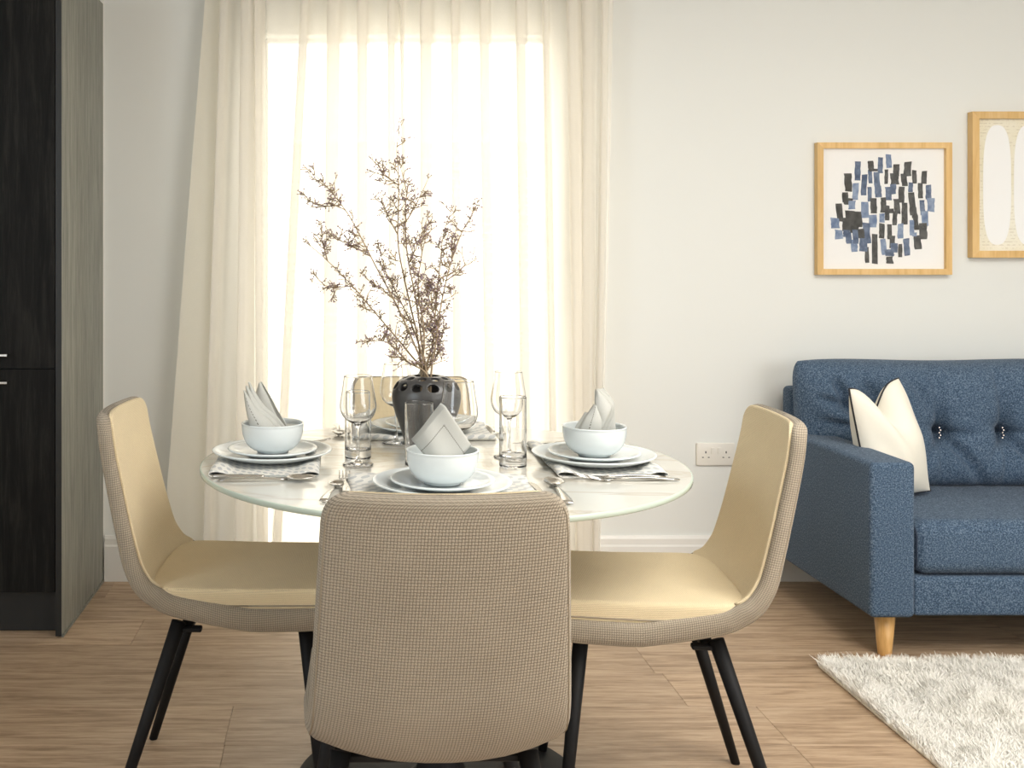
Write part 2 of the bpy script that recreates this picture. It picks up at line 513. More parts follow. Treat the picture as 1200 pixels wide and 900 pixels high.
# ------------------------------------------------------------------ curtains
CY = 3.875
def curtain(name, folds, edge_l, edge_r, label, dense=False, seed=1):
    """folds: (px at frame top, px low down, overlap in px); edges the same way"""
    r = random.Random(seed)
    root = empty(name, ((edge_l[0] + edge_r[0]) / 2 / 320 - CX / 320, CY, 0), 0, label, 'curtain', None)
    s = F / CY
    zt, zl, ztop = CH + HY / s, CH - (480 - HY) / s, 2.42
    NZ = 30
    zs = np.linspace(.025, ztop, NZ)
    plan = []     # each control: (px_top, px_low, depth, amount)
    plan.append((edge_l[0], edge_l[1], 0.0))
    for (a, b, wd, dp) in folds:
        h = wd / 2
        plan += [(a - h * 1.5, b - h * 1.5, .004), (a + h * .8, b + h * .8, -.004), (a + h, b + h, -.5 * dp),
                 (a, b, -.62 * dp), (a - h, b - h, -.55 * dp), (a - h * .9, b - h * .9, -dp * .98), (a, b, -dp * 1.05), (a + h * 1.0, b + h * 1.0, -dp * .9), (a + h * 2.0, b + h * 2.0, -.003)]
    plan.append((edge_r[0], edge_r[1], 0.0))
    plan = np.array(plan)
    NU = len(plan) * 7
    V, UV = [], []
    rows = []
    for z in zs:
        f = (zt - z) / (zt - zl); f = max(f, -.25)
        ctl = np.stack([(plan[:, 0] * (1 - f) + plan[:, 1] * f - CX) / s, plan[:, 2]], 1)
        c = spline(ctl, NU)
        rows.append(c)
    for j, z in enumerate(zs):
        c = rows[j]
        for i in range(NU):
            wob = .006 * math.sin(c[i, 0] * 23 + z * 2.1 + seed) + .003 * math.sin(c[i, 0] * 61 - z * 3.3)
            zz = z + (.008 * math.sin(i * .21) if j == 0 else 0)
            V.append((c[i, 0] - root.location.x, c[i, 1] + wob, zz))
    Fc = [(j * NU + i, j * NU + i + 1, (j + 1) * NU + i + 1, (j + 1) * NU + i) for j in range(NZ - 1) for i in range(NU - 1)]
    cl = pyd('cloth', V, Fc, M['sheer'], root)
    # stitched bottom hem and, for the gathered panel, a wide side hem
    HV, HF = [], []
    for j in (0, 1):
        for i in range(NU):
            p = V[i]; HV.append((p[0], p[1] - .0025, p[2] + (.0 if j == 0 else .075)))
    HF = [(i, i + 1, NU + i + 1, NU + i) for i in range(NU - 1)]
    pyd('bottom_hem', HV, HF, M['sheer_dense'], root)
    if dense:
        nh = 14
        HV = [(V[j * NU + i][0], V[j * NU + i][1] - .004 - .003 * math.sin(j * 1.7 + i * .4), V[j * NU + i][2]) for j in range(NZ) for i in range(nh)]
        HF = [(j * nh + i, j * nh + i + 1, (j + 1) * nh + i + 1, (j + 1) * nh + i) for j in range(NZ - 1) for i in range(nh - 1)]
        pyd('side_hem', HV, HF, M['sheer_dense'], root)
    return root
curtain('curtain', [(264, 249, 9, .05), (290, 284, 12, .05), (303, 305, 8, .05)], (240, 203), (310, 313),
        'cream voile curtain gathered on the cabinet side of the window', True, 2)
curtain('curtain', [(358, 333, 9, .045), (391, 386, 14, .05), (424, 424, 11, .045), (458, 460, 8, .04), (470, 476, 4, .04), (498, 500, 13, .05),
                    (532, 535, 9, .04), (566, 573, 11, .045), (608, 614, 11, .045), (638, 645, 7, .045), (668, 676, 12, .05), (686, 684, 12, .05), (707, 699, 7, .04)],
        (312, 319), (719, 708), 'wide cream voile curtain hanging across the bright window behind the vase', False, 5)
rl = empty('curtain_rail', (.26, 3.86, 2.43), 0, 'white curtain rail above the window', 'curtain rail')
box('track', -.95, .85, -.02, .03, -.01, .02, M['trim'], rl)
box('bracket', -.7, -.66, -.01, .127, .0, .02, M['trim'], rl); box('bracket', .6, .64, -.01, .127, .0, .02, M['trim'], rl)

# ------------------------------------------------------------------ tall cabinet
cf = 3.382
cb = empty('tall_cabinet', (-.893, WY, 0), 0, 'dark wood veneer tall kitchen cabinet with bar handles by the wall', 'cabinet')
yb = -(WY - cf)
box('carcass', -.585, -.020, yb + .024, -.012, .14, 2.16, M['cab_edge'], cb)
box('side_panel', -.019, 0, yb, -.012, .004, 2.18, [M['cab_side']], cb, .0006, 1)
box('panel_edge', -.0195, -.0002, yb - .0012, yb - .0001, .004, 2.18, M['cab_edge'], cb)
box('side_panel', -.605, -.586, yb, -.012, .004, 2.18, M['cab_side'], cb, .0006, 1)
box('top_panel', -.585, -.020, yb + .024, -.012, 2.161, 2.18, M['cab_edge'], cb)
box('plinth', -.585, -.020, yb + .06, yb + .078, .002, .139, M['cab_edge'], cb)
box('scribe_strip', -.0185, .001, -.0115, -.0005, .0, 2.195, M['trim'], cb)
box('floor_seal', .0002, .006, yb, -.02, .0005, .007, M['cab_side'], cb)
for (z0, z1, zh) in ((.144, .8605, .821), (.8645, 2.158, .909)):
    d = box('door', -.583, -.0225, yb + .002, yb + .022, z0, z1, M['cab_wood'], cb, .0012, 2)
    h = box('handle', -.445, -.166, yb - .032, yb - .022, zh - .004, zh + .004, M['steel'], d, .0015, 2)
    box('handle_post', -.175, -.167, yb - .0225, yb + .0025, zh - .003, zh + .003, M['steel'], d); box('handle_post', -.444, -.436, yb - .0225, yb + .0025, zh - .003, zh + .003, M['steel'], d)

# ------------------------------------------------------------------ wall socket
so = empty('wall_socket', (1.349 + .073, WY, .4785), 0, 'white double wall socket with two switches behind the sofa side chair', 'socket')
box('faceplate', -.073, .073, -.010, -.0003, -.043, .043, M['socket'], so, .004, 3)
for s in (-1, 1):
    sw = box('switch', s * .012 - .0065, s * .012 + .0065, -.0135, -.0095, .002, .026, M['socket'], so, .0015, 2)
    box('pin_hole', s * .0385 - .002, s * .0385 + .002, -.0106, -.0098, .004, .012, M['black_hole'], so)
    for q in (-1, 1):
        box('pin_hole', s * .0385 + q * .011 - .0032, s * .0385 + q * .011 + .0032, -.0106, -.0098, -.013, -.0098, M['black_hole'], so)

# ------------------------------------------------------------------ pictures
def frame(root, wd, ht, bar, dep):
    a, b = wd / 2, ht / 2
    for nm, pts in (('frame_bar', [(-a, b), (a, b), (a - bar, b - bar), (-a + bar, b - bar)]), ('frame_bar', [(-a, -b), (-a + bar, -b + bar), (a - bar, -b + bar), (a, -b)]),
                    ('frame_bar', [(-a, -b), (-a, b), (-a + bar, b - bar), (-a + bar, -b + bar)]), ('frame_bar', [(a, -b), (a - bar, -b + bar), (a - bar, b - bar), (a, b)])):
        V = [(x, -dep, z) for x, z in pts] + [(x, -.002, z) for x, z in pts]
        pyd(nm, V, [(0, 1, 2, 3), (7, 6, 5, 4)] + [(i, (i + 1) % 4, 4 + (i + 1) % 4, 4 + i) for i in range(4)], M['frame_wood'], root, False)
fx = lambda p: (p - CX) / 311.3
fz = lambda p: CH + (HY - p) / 311.3
p1 = empty('picture_frame', ((fx(957.5) + fx(1115)) / 2, WY, (fz(167) + fz(322)) / 2), 0, 'square pale oak frame with blue and charcoal brush strokes above the sofa arm', 'picture')
w1, h1 = fx(1115) - fx(957.5), fz(167) - fz(322)
frame(p1, w1, h1, .022, .03)
box('artwork', -w1 / 2 + .02, w1 / 2 - .02, -.014, -.006, -h1 / 2 + .02, h1 / 2 - .02, M['paper'], p1)
box('glazing', -w1 / 2 + .02, w1 / 2 - .02, -.0185, -.0175, -h1 / 2 + .02, h1 / 2 - .02, M['picture_glass'], p1)
strokes = """400,375,26,82,m 428,437,24,95,m 358,425,32,82,d 390,467,26,75,b 455,400,18,60,m 458,350,26,36,d 478,372,60,10,d 500,350,22,66,m 537,332,24,60,b
526,400,16,66,d 570,372,28,52,d 563,410,36,50,d 620,367,34,64,d 605,415,26,55,d 650,402,20,60,d 693,403,24,56,d 485,425,26,90,m 453,478,18,66,m 490,465,30,50,m
535,475,26,60,m 556,455,26,45,m 593,480,26,70,d 633,447,20,40,m 676,463,22,66,d 712,470,26,66,m 722,525,32,60,b 685,535,22,66,m 345,493,26,45,d 360,510,40,30,d
375,525,30,35,b 320,558,28,78,d 365,580,40,60,d 350,610,34,60,d 400,590,40,70,d 385,625,40,50,d 432,548,32,70,b 470,530,28,66,d 466,597,36,56,b 513,525,24,70,d
530,560,20,66,d 545,550,30,22,d 573,530,26,66,d 563,585,20,60,d 606,565,26,95,d 640,520,28,100,d 650,560,24,50,d 656,600,22,66,d 696,585,30,66,b 688,640,34,70,d
663,690,32,60,d 588,640,26,66,b 638,625,20,66,b 650,655,20,20,b 506,640,24,66,d 507,583,24,40,b 540,645,20,66,d 552,690,24,55,d 514,710,24,70,b 560,715,32,40,m
540,735,40,30,m 615,710,26,76,m 587,725,18,60,d 540,768,30,34,d 475,720,26,130,d 440,745,18,70,d 440,650,30,90,m 425,690,34,80,m 384,705,28,50,b 360,670,26,55,m
350,652,30,30,m 317,655,34,40,b 300,605,36,44,b 410,650,36,40,d 390,665,24,60,m"""
rs = random.Random(3)
lay = 0
for tk in strokes.split():
    cx, cy, sw, sh, c = tk.split(','); cx, cy, sw, sh = map(float, (cx, cy, sw, sh))
    V, Fc = [], []
    sl = rs.uniform(-.06, .12)
    pts = []
    n = 5
    for i in range(n + 1):
        t = i / n; pts.append((cx + sw / 2 * (1 + rs.uniform(-.12, .12)) + sl * sh * (t - .5), cy - sh / 2 + sh * t + rs.uniform(-2, 2)))
    for i in range(n, -1, -1):
        t = i / n; pts.append((cx - sw / 2 * (1 + rs.uniform(-.12, .12)) + sl * sh * (t - .5), cy - sh / 2 + sh * t + rs.uniform(-3, 3)))
    lay += 1
    for (qx, qy) in pts:
        V.append((fx(900 + qx / 3.75) - p1.location.x, -.0142 - .000015 * lay, fz(100 + qy / 3.75) - p1.location.z))
    L = len(pts)
    for i in range(n):
        Fc.append((i, i + 1, L - 2 - i, L - 1 - i))
    pyd('brush_stroke', V, Fc, M[{'d': 'ink_dark', 'b': 'ink_blue', 'm': 'ink_mid'}[c]], p1, False)
w2, h2 = .45, fz(131) - fz(302)
p2 = empty('picture_frame', (fx(1138) + w2 / 2, WY, (fz(131) + fz(302)) / 2), 0, 'taller pale oak frame of white ovals on aged paper cut off at the right', 'picture')
frame(p2, w2, h2, .026, .034)
box('artwork', -w2 / 2 + .024, w2 / 2 - .024, -.014, -.006, -h2 / 2 + .024, h2 / 2 - .024, M['ledger'], p2)
box('glazing', -w2 / 2 + .024, w2 / 2 - .024, -.0205, -.0195, -h2 / 2 + .024, h2 / 2 - .024, M['picture_glass'], p2)
for i in range(3):
    cxo = fx(1170.5) - p2.location.x + i * .116
    V = [(cxo, -.0146, 0)]
    for k in range(48):
        a = 2 * PI * k / 48; ca, sa = math.cos(a), math.sin(a)
        V.append((cxo + .053 * math.copysign(abs(ca) ** .75, ca), -.0146, .226 * math.copysign(abs(sa) ** .62, sa)))
    pyd('white_oval', V, [(0, 1 + k, 1 + (k + 1) % 48) for k in range(48)], M['white_paint'], p2, False)

# ------------------------------------------------------------------ chairs
def se(a, n):
    c, s = math.cos(a), math.sin(a)
    return math.copysign(abs(c) ** (2 / n), c), math.copysign(abs(s) ** (2 / n), s)

# centre line of the outer face (y forward, z up), top of back to seat front
OUT = np.array([(-.352, .874), (-.345, .80), (-.327, .70), (-.307, .60), (-.287, .52), (-.252, .462), (-.195, .426), (-.11, .412), (0, .409), (.11, .411), (.20, .418), (.245, .428)])
def chair_profile(n):
    d = spline(OUT, 500)
    a = np.concatenate([[0], np.cumsum(np.linalg.norm(np.diff(d, axis=0), axis=1))]); L = a[-1]
    q = np.concatenate([.026 * np.linspace(0, 1, 11) ** 2, np.linspace(.034, L - .034, n - 22), L - .026 * np.linspace(1, 0, 11) ** 2])
    d = np.stack([np.interp(q, a, d[:, 0]), np.interp(q, a, d[:, 1])], 1)
    t = np.gradient(d, q, axis=0); t /= np.linalg.norm(t, axis=1)[:, None]
    nrm = np.stack([-t[:, 1], t[:, 0]], 1)    # points to the sitter's side
    if nrm[0, 0] < 0: nrm = -nrm
    sl = np.concatenate([[0], np.cumsum(np.linalg.norm(np.diff(d, axis=0), axis=1))])
    return d, nrm, sl
def round_end(s, r, n=2.4):
    if s >= r: return 1.0
    q = 1 - s / r
    return max(1 - q ** n, 0) ** (1 / n)
def thick_at(s):
    return float(np.interp(s, [0, .3, .5, .7, 1], [.031, .036, .046, .051, .05]))
def rrect(hw, hh, r, nc=5, nl=8, ns=1):
    """rounded rectangle loop, counter-clockwise from the right edge's middle: (x, z)"""
    r = min(r, hw * .98, hh * .98)
    P_ = []
    cs = [(hw - r, hh - r, 0), (-hw + r, hh - r, PI / 2), (-hw + r, -hh + r, PI), (hw - r, -hh + r, 1.5 * PI)]
    for q, (cx_, cz_, a0) in enumerate(cs):
        for k in range(nc + 1):
            a = a0 + PI / 2 * k / nc; P_.append((cx_ + r * math.cos(a), cz_ + r * math.sin(a)))
        nx = cs[(q + 1) % 4]; m_ = nl if q % 2 == 0 else ns
        e = (nx[0] + r * math.cos(nx[2]), nx[1] + r * math.sin(nx[2])); b0_ = P_[-1]
        for k in range(1, m_ + 1):
            t = k / (m_ + 1); P_.append((b0_[0] * (1 - t) + e[0] * t, b0_[1] * (1 - t) + e[1] * t))
    return P_
DISP = ([0, .35, .5, .62, .75, 1], [1.0, 1.0, 1.15, .8, .28, .2])
def chair_ring(name, d, nrm, sl, wfun, off, th, m, root, cr=.05, wrap=.036, rr=.019, s0=0.0, tot_all=None):
    V, UV, N = [], [], len(d)
    vv = pt = 0.0
    tot = sl[-1]; tot_all = tot_all or tot
    for i in range(N):
        wd = wfun(sl[i] / tot)
        e = min(round_end(sl[i], cr), round_end(tot - sl[i], cr))
        if e < 1: wd = (wd - cr * .95) + cr * .95 * e
        et = min(round_end(sl[i], .016 if th is None else th / 2, 2), round_end(tot - sl[i], .02 if th is None else th / 2, 2))
        sa = (sl[i] + s0) / tot_all
        th_i = th or thick_at(sa)
        thk = th_i * (0.06 + .94 * et)
        c = d[i] + nrm[i] * (th_i / 2 if th is None else thick_at(sa) + off + th / 2)
        vv += 0 if i == 0 else math.hypot(sl[i] - sl[i - 1], (thk - pt) / 2)
        pt = thk
        loop = rrect(wd, thk / 2, rr)
        k0 = 10 if th is None else 31      # the cloth's join lies where it is covered
        loop = loop[k0:] + loop[:k0]
        u = 0.0; pr = loop[0]
        for (x, z) in loop:
            u += math.hypot(x - pr[0], z - pr[1]); pr = (x, z)
            q = abs(x / .2) ** 2.3
            dsp = wrap * q * np.interp((sl[i] + s0) / tot_all, *DISP)
            p = c + nrm[i] * (z + dsp)
            V.append((x, p[0], p[1])); UV.append((u - wd, vv))
    nring = len(loop)
    Fc = [(i * nring + k, i * nring + (k + 1) % nring, (i + 1) * nring + (k + 1) % nring, (i + 1) * nring + k) for i in range(N - 1) for k in range(nring)]
    Fc += [tuple(range(nring))[::-1], tuple((N - 1) * nring + k for k in range(nring))]
    o = pyd(name, V, Fc, m, root, True, UV)
    bm = bmesh.new(); bm.from_mesh(o.data); bmesh.ops.recalc_face_normals(bm, faces=bm.faces); bm.to_mesh(o.data); bm.free()
    return o, V, nring

def make_chair(loc, rz, label):
    root = empty('dining_chair', loc, rz, label, 'chair', 'dining chairs around the round table')
    d, nrm, sl = chair_profile(96)
    wf = lambda s: np.interp(s, [0, .25, .48, .7, 1], [.180, .193, .206, .212, .200])
    sh, V, NR = chair_ring('shell', d, nrm, sl, wf, 0, None, M['chair_weave'], root)
    # upholstered inner back
    i0, i1 = 3, int(np.argmin(np.abs(sl - .50)))
    dd, nn, ss = d[i0:i1], nrm[i0:i1], sl[i0:i1] - sl[i0]
    wf2 = lambda s_: np.interp(s_ * ss[-1] / sl[-1], [0, .25, .48, .7, 1], [.180, .193, .206, .212, .200]) - .013
    chair_ring('back_pad', dd, nn, ss, wf2, -.003, .009, M['chair_pad'], root, .045, .036, .005, sl[i0], sl[-1])
    # seam along both edges of the shell
    for k in (14, 27):
        pts = [Vector(V[i * NR + k]) for i in range(9, 88, 2)]
        tube('seam', pts, .0016, M['piping_beige'], root, 6)
    # loose seat cushion
    NU, NV = 36, 18
    SV, UV = [], []
    y0, y1, zc = -.222, .238, .474
    rings = []
    for j in range(NV + 1):
        b = -PI / 2 + PI * j / NV
        rr = 1 - .105 * (1 - abs(math.cos(b)) ** .5) if 0 < j < NV else .0; zz = math.copysign(abs(math.sin(b)) ** .75, math.sin(b))
        for i in range(NU * 2):
            a, c = se(2 * PI * i / (NU * 2), 9)
            x = a * .196 * rr * (1 - .03 * c); yy = (y0 + y1) / 2 + c * (y1 - y0) / 2 * rr
            q = abs(x / .2) ** 2.3
            yy += .014 * q * max(0, min(1, -c * 1.5))
            zr = .020 * zz + lift_at(yy) + .007 * q + (.010 if 0 < j < NV else .016 if zz > 0 else .0) * (1 if zz > 0 else 0)
            SV.append((x, yy, zc + zr)); UV.append((x + zr, yy + zr * .7))
    n2 = NU * 2
    Fc = [(j * n2 + i, j * n2 + (i + 1) % n2, (j + 1) * n2 + (i + 1) % n2, (j + 1) * n2 + i) for j in range(NV) for i in range(n2)]
    o = pyd('seat_cushion', SV, Fc, M['chair_pad'], root, True, UV)
    mid = [Vector(SV[(NV // 2) * n2 + i]) * 1.0 + Vector((0, 0, -.006)) for i in range(n2)] + [Vector(SV[(NV // 2) * n2]) + Vector((0, 0, -.006))]
    tube('seat_seam', [p for p in mid], .0018, M['piping_beige'], o, 6)
    # metal underframe and four splayed legs
    for (x, yt, yf) in ((-1, -.15, -.285), (1, -.15, -.285), (-1, .125, .175), (1, .125, .175)):
        top = Vector((x * .150, yt, .424)); ft = Vector((x * .217, yf, 0.0))
        tube('leg', [ft, ft.lerp(top, .5), top], [.0105, .0135, .0165], M['black_metal'], root, 14)
    bm = bmesh.new()
    for x in (-1, 1):
        add_box(bm, x * .150 - .010, x * .150 + .010, -.165, -.10, .404, .414, .002, 1)
    add_box(bm, -.02, .02, -.145, .12, .404, .412, .002, 1)
    for yy in (-.135, .11):
        add_box(bm, -.15, .15, yy - .014, yy + .014, .404, .416, .002, 1)
    bmo('leg_frame', bm, M['black_metal'], root)
    return root
def lift_at(y):
    return .004 * (y / .23) ** 2
c0 = make_chair((.150, 1.842, 0), math.radians(.8), 'beige woven dining chair seen from behind, nearest the camera')
copy_thing(c0, (-.195, 2.44, 0), -PI / 2 - math.radians(2), 'beige woven dining chair standing beside the dark cabinet')
copy_thing(c0, (.648, 2.35, 0), PI / 2 - math.radians(6), 'beige woven dining chair standing beside the blue sofa')
copy_thing(c0, (.205, 2.725, 0), PI, 'beige woven dining chair half hidden behind the vase at the window')

# ------------------------------------------------------------------ round table
TX, TY, TZ, TR = .233, 2.419, .75, .55
tb = empty('dining_table', (TX, TY, 0), 0, 'round cream marble top dining table on a black pedestal', 'table')
n = 128
prof = [(0, TZ - .012), (TR - .003, TZ - .012), (TR, TZ - .010), (TR, TZ - .002), (TR - .0015, TZ - .0003), (TR - .004, TZ), (0, TZ)]
tt = lathe('tabletop', prof, [M['marble'], M['glass_edge']], tb, n)
for p in tt.data.polygons:
    r = math.hypot(p.center.x, p.center.y)
    p.use_smooth = False if r < TR - .02 else True
    if r > TR - .0035: p.material_index = 1
lathe('column', [(0, .015), (.09, .015), (.06, .035), (.045, .08), (.042, .4), (.045, .66), (.07, .715), (.16, .728), (.16, TZ - .0125), (0, TZ - .0125)], M['black_metal'], tb, 48)
lathe('base_plate', [(0, 0), (.337, 0), (.337, .007), (.332, .011), (.1, .0155), (0, .0155)], M['black_metal'], tb, 96)

# ------------------------------------------------------------------ place settings
def cloth_mat(name, cxm, cym, rz, label):
    """folded cloth mat, local x long (0.36), local y short (0.24); both long layers joined by rolled folds at the short ends"""
    L, W = .372, .236
    V, UV, Fc = [], [], []
    NJ = 24
    def sec(t, k):
        lp = .0062 + .0016 * math.sin(k)          # radius of the rolled fold
        pr = [(y, .0006) for y in np.linspace(-W / 2 + .012, W / 2 - .012, 20)]
        for a in np.linspace(-PI / 2, PI / 2, 11)[1:-1]: pr.append((W / 2 - .014 + .013 * math.cos(a), .0006 + lp * (1 + math.sin(a))))
        for y in np.linspace(W / 2 - .016, -W / 2 + .016, 26):
            q = max(0, (abs(y) - W / 2 + .060) / .044); pr.append((y, .0030 + (2 * lp - .0024) * q * q * (3 - 2 * q)))
        for a in np.linspace(PI / 2, 1.5 * PI, 11)[1:-1]: pr.append((-W / 2 + .014 + .013 * math.cos(a), .0006 + lp * (1 + math.sin(a))))
        return pr
    for j in range(NJ + 1):
        x = -L / 2 + L * j / NJ
        pr = sec(j / NJ, j * .7); n = len(pr); u = 0; p0 = pr[0]
        for (y_, z) in pr:
            u += math.hypot(y_ - p0[0], z - p0[1]); p0 = (y_, z)
            V.append((x, y_, z)); UV.append((x + 1, u + 1))
    for j in range(NJ):
        for i in range(n):
            Fc.append((j * n + i, j * n + (i + 1) % n, (j + 1) * n + (i + 1) % n, (j + 1) * n + i))
    o = pyd(name, V, Fc, M['mat'], None, True, UV)
    o.location = (cxm, cym, TZ + .0003); o.rotation_euler = (0, 0, rz)
    md = o.modifiers.new('thickness', 'SOLIDIFY'); md.thickness = .0011; md.offset = 1
    return tag(o, label, 'placemat', 'patterned cloth placemats on the table')

def plate_prof(R, foot, h, th=.0045):
    pts = [(0, .002), (foot - .006, .002), (foot - .004, 0), (foot, 0), (foot + .003, .0025)]
    for t in np.linspace(.12, 1, 9):
        r = foot + (R - foot) * t; pts.append((r, .0025 + (h - .0045) * t ** 1.7))
    pts += [(R + .0012, h - .0005), (R, h + .0015), (R - .002, h + .0012)]
    for t in np.linspace(.95, .1, 9):
        r = foot + (R - .003 - foot) * t; pts.append((r, .0025 + th * .85 + (h - .0045) * t ** 1.7))
    pts += [(foot - .006, .0045), (0, .0045)]
    return pts
def bowl_prof(R, foot, h, th=.0042):
    pts = [(0, .003), (foot - .006, .003), (foot - .004, 0), (foot, 0), (foot + .001, .004)]
    def rad(t): return foot + .002 + (R - foot - .002) * (1 - (1 - t) ** 2.5) ** .62
    for t in np.linspace(.03, .97, 14): pts.append((rad(t), .004 + (h - .004) * t))
    pts += [(R + .0008, h - .001), (R - .0005, h + .001), (R - .0028, h + .0004)]
    for t in np.linspace(.97, .1, 14): pts.append((rad(t) - th * (1 + .5 * (1 - t)), .006 + (h - .006) * t))
    pts += [(foot * .6, .0085), (0, .008)]
    return pts
protos = {}
def china(kind, prof, loc, label, cat, group):
    if kind not in protos:
        o = lathe(kind, prof, M['china'], None, 72); protos[kind] = o.data
    else:
        o = bpy.data.objects.new(kind, protos[kind]); COL.objects.link(o)
    o.location = loc; o.rotation_euler = (0, 0, random.uniform(0, 6))
    return tag(o, label, cat, group)

SETS = {
    'front': (.202, 2.082, 'at the chair seen from behind'),
    'left': (-.155, 2.425, 'at the place beside the dark cabinet'),
    'right': (.574, 2.380, 'at the place beside the blue sofa'),
    'back': (.223, 2.806, 'behind the charcoal vase'),
}
MZ = TZ + .0075
for k, (sx, sy, where) in SETS.items():
    china('dinner_plate', plate_prof(.137, .082, .020), (sx, sy, MZ), 'large white dinner plate ' + where, 'plate', 'white dinner plates under the bowls')
    china('side_plate', plate_prof(.102, .058, .0150), (sx + .001, sy - .003, MZ + .0088), 'smaller white plate stacked under the bowl ' + where, 'plate', 'smaller white plates under the bowls')
    china('bowl', bowl_prof(.0712, .036, .066), (sx + .001, sy - .003, MZ + .0150), 'white china bowl holding a napkin ' + where, 'bowl', 'white bowls on the stacked plates')
cloth_mat('placemat', .203, 2.098, 0, 'pale patterned placemat under the plates at the chair seen from behind')
cloth_mat('placemat', -.162, 2.428, -PI / 2, 'pale patterned placemat under the plates beside the dark cabinet')
cloth_mat('placemat', .582, 2.426, -PI / 2, 'pale patterned placemat under the plates beside the blue sofa')
cloth_mat('placemat', .213, 2.806, PI, 'pale patterned placemat behind the charcoal vase')

# ------------------------------------------------------------------ napkins
def loft(sheets, nu=12, nv=18, th=.0016):
    """each sheet: (left points, right points, bulge towards the camera)"""
    V, Fc, UV = [], [], []
    for (Lp, Rp, bulge, uvf) in sheets:
        a, b = spline(Lp, nv), spline(Rp, nv)
        st = len(V)
        for j in range(nv):
            for i in range(nu):
                t = i / (nu - 1)
                p = a[j] * (1 - t) + b[j] * t
                p = p + np.array([0, -bulge * 4 * t * (1 - t), 0])
                V.append(tuple(p)); UV.append(uvf(t, j / (nv - 1)))
        Fc += [(st + j * nu + i, st + j * nu + i + 1, st + (j + 1) * nu + i + 1, st + (j + 1) * nu + i) for j in range(nv - 1) for i in range(nu - 1)]
    return V, Fc, UV
def napkin(loc, V, Fc, UV, label, rz=0.0):
    o = pyd('napkin', V, Fc, M['linen'], None, True, UV)
    o.location = loc; o.rotation_euler = (0, 0, rz)
    md = o.modifiers.new('thickness', 'SOLIDIFY'); md.thickness = .0015; md.offset = 0
    return tag(o, label, 'napkin', 'grey linen napkins folded into the bowls')
ZR = MZ + .0150 + .066          # rim height of the bowls
# front napkin: a folded square standing on its corner, four layers
def diamond(i):
    V, UV, n = [], [], 20
    T, Lc, Rc, B = np.array([.004 - .0022 * i, .088 + .0012 * i]), np.array([-.0565 - .0010 * i, .016]), np.array([.0575 - .001 * i, .008]), np.array([.0, -.052])
    for j in range(n + 1):
        for q in range(n + 1):
            u, v = q / n, j / n          # u: B->R / L->T ; v: B->L
            p = (1 - u) * (1 - v) * B + u * (1 - v) * Rc + (1 - u) * v * Lc + u * v * T
            x, z = p
            lim = math.sqrt(max(.052 ** 2 - 0, 0))
            if z < .006:
                rr = .059 * (1 - max(0, (.006 - z) / .08) ** 1.5); x = max(-rr, min(rr, x))
            yy = -.030 + .52 * x * x / .058 + .26 * (z + .05) * .6 + .0042 * i + .004 * math.sin(x * 70 + z * 40)
            V.append((x, yy, z)); UV.append((u, v))
    return V, [(j * (n + 1) + q, j * (n + 1) + q + 1, (j + 1) * (n + 1) + q + 1, (j + 1) * (n + 1) + q) for j in range(n) for q in range(n)], UV
AV, AF, AU = [], [], []
for i in range(4):
    V, Fc, UV = diamond(i); st = len(AV)
    AV += V; AF += [tuple(st + q for q in f) for f in Fc]; AU += UV if i == 0 else [(0, 0)] * len(V)
fx_, fy_, _ = SETS['front']
npk = napkin((fx_ + .001, fy_ - .003, ZR), AV, AF, AU, 'grey hemstitched napkin folded to a point facing away from nearest chair')
npk['label'] = 'grey hemstitched napkin folded square on its corner, in the bowl at the nearest chair'
bx, by, _ = SETS['back']
o = npk.copy(); COL.objects.link(o); o.location = (bx, by - .003, ZR); o.rotation_euler = (0, 0, PI - .2)
o['label'] = 'grey linen napkin in the bowl hidden behind the charcoal vase'
def q3(px, py, y, ox, oy, s): return ((px - ox) / s, y, (oy - py) / s)
flat = lambda u, v: (.2 + u * .3, .2 + v * .3)
stit = lambda u, v: (.55 + .5 * u, .05 + .6 * v)
L_ = lambda px, py, y: q3(px, py, y, 319.5, 496, 510)
sheets = [
    ([L_(286, 457, -.012), L_(289, 476, -.026), L_(293, 492, -.034), L_(300, 515, -.032)], [L_(287, 457, -.012), L_(302, 478, -.02), L_(318, 492, -.026), L_(334, 512, -.024)], .010, stit),
    ([L_(288, 453, -.006), L_(293, 474, -.018), L_(300, 492, -.022), L_(306, 514, -.02)], [L_(289.5, 452, -.006), L_(305, 475, -.014), L_(322, 490, -.02), L_(338, 510, -.018)], .006, flat),
    ([L_(291, 448, .0), L_(296, 472, -.010), L_(303, 490, -.014), L_(310, 514, -.012)], [L_(292, 448, .0), L_(308, 473, -.008), L_(325, 488, -.012), L_(341, 508, -.010)], .005, flat),
    ([L_(303, 450, .014), L_(299, 466, .012), L_(300, 486, .008), L_(306, 514, .004)], [L_(305, 450, .014), L_(314, 468, .012), L_(323, 487, .008), L_(336, 512, .004)], .004, flat),
    ([L_(304, 449.5, .020), L_(310, 466, .018), L_(316, 486, .014), L_(320, 514, .010)], [L_(305.5, 449.5, .020), L_(316, 466, .018), L_(326, 484, .014), L_(342, 510, .010)], -.004, flat),
    ([L_(318, 498, .02), L_(324, 504, .0), L_(322, 508, -.015)], [L_(349, 500, .02), L_(350, 505, .0), L_(346, 508, -.015)], -.002, flat),
]
V, Fc, UV = loft(sheets)
lx, ly, _ = SETS['left']
napkin((lx + .001, ly - .003, ZR), V, Fc, UV, 'grey napkin folded into a fanned cone, in the bowl beside the dark cabinet')
R_ = lambda px, py, y: q3(px, py, y, 698.5, 496, 518)
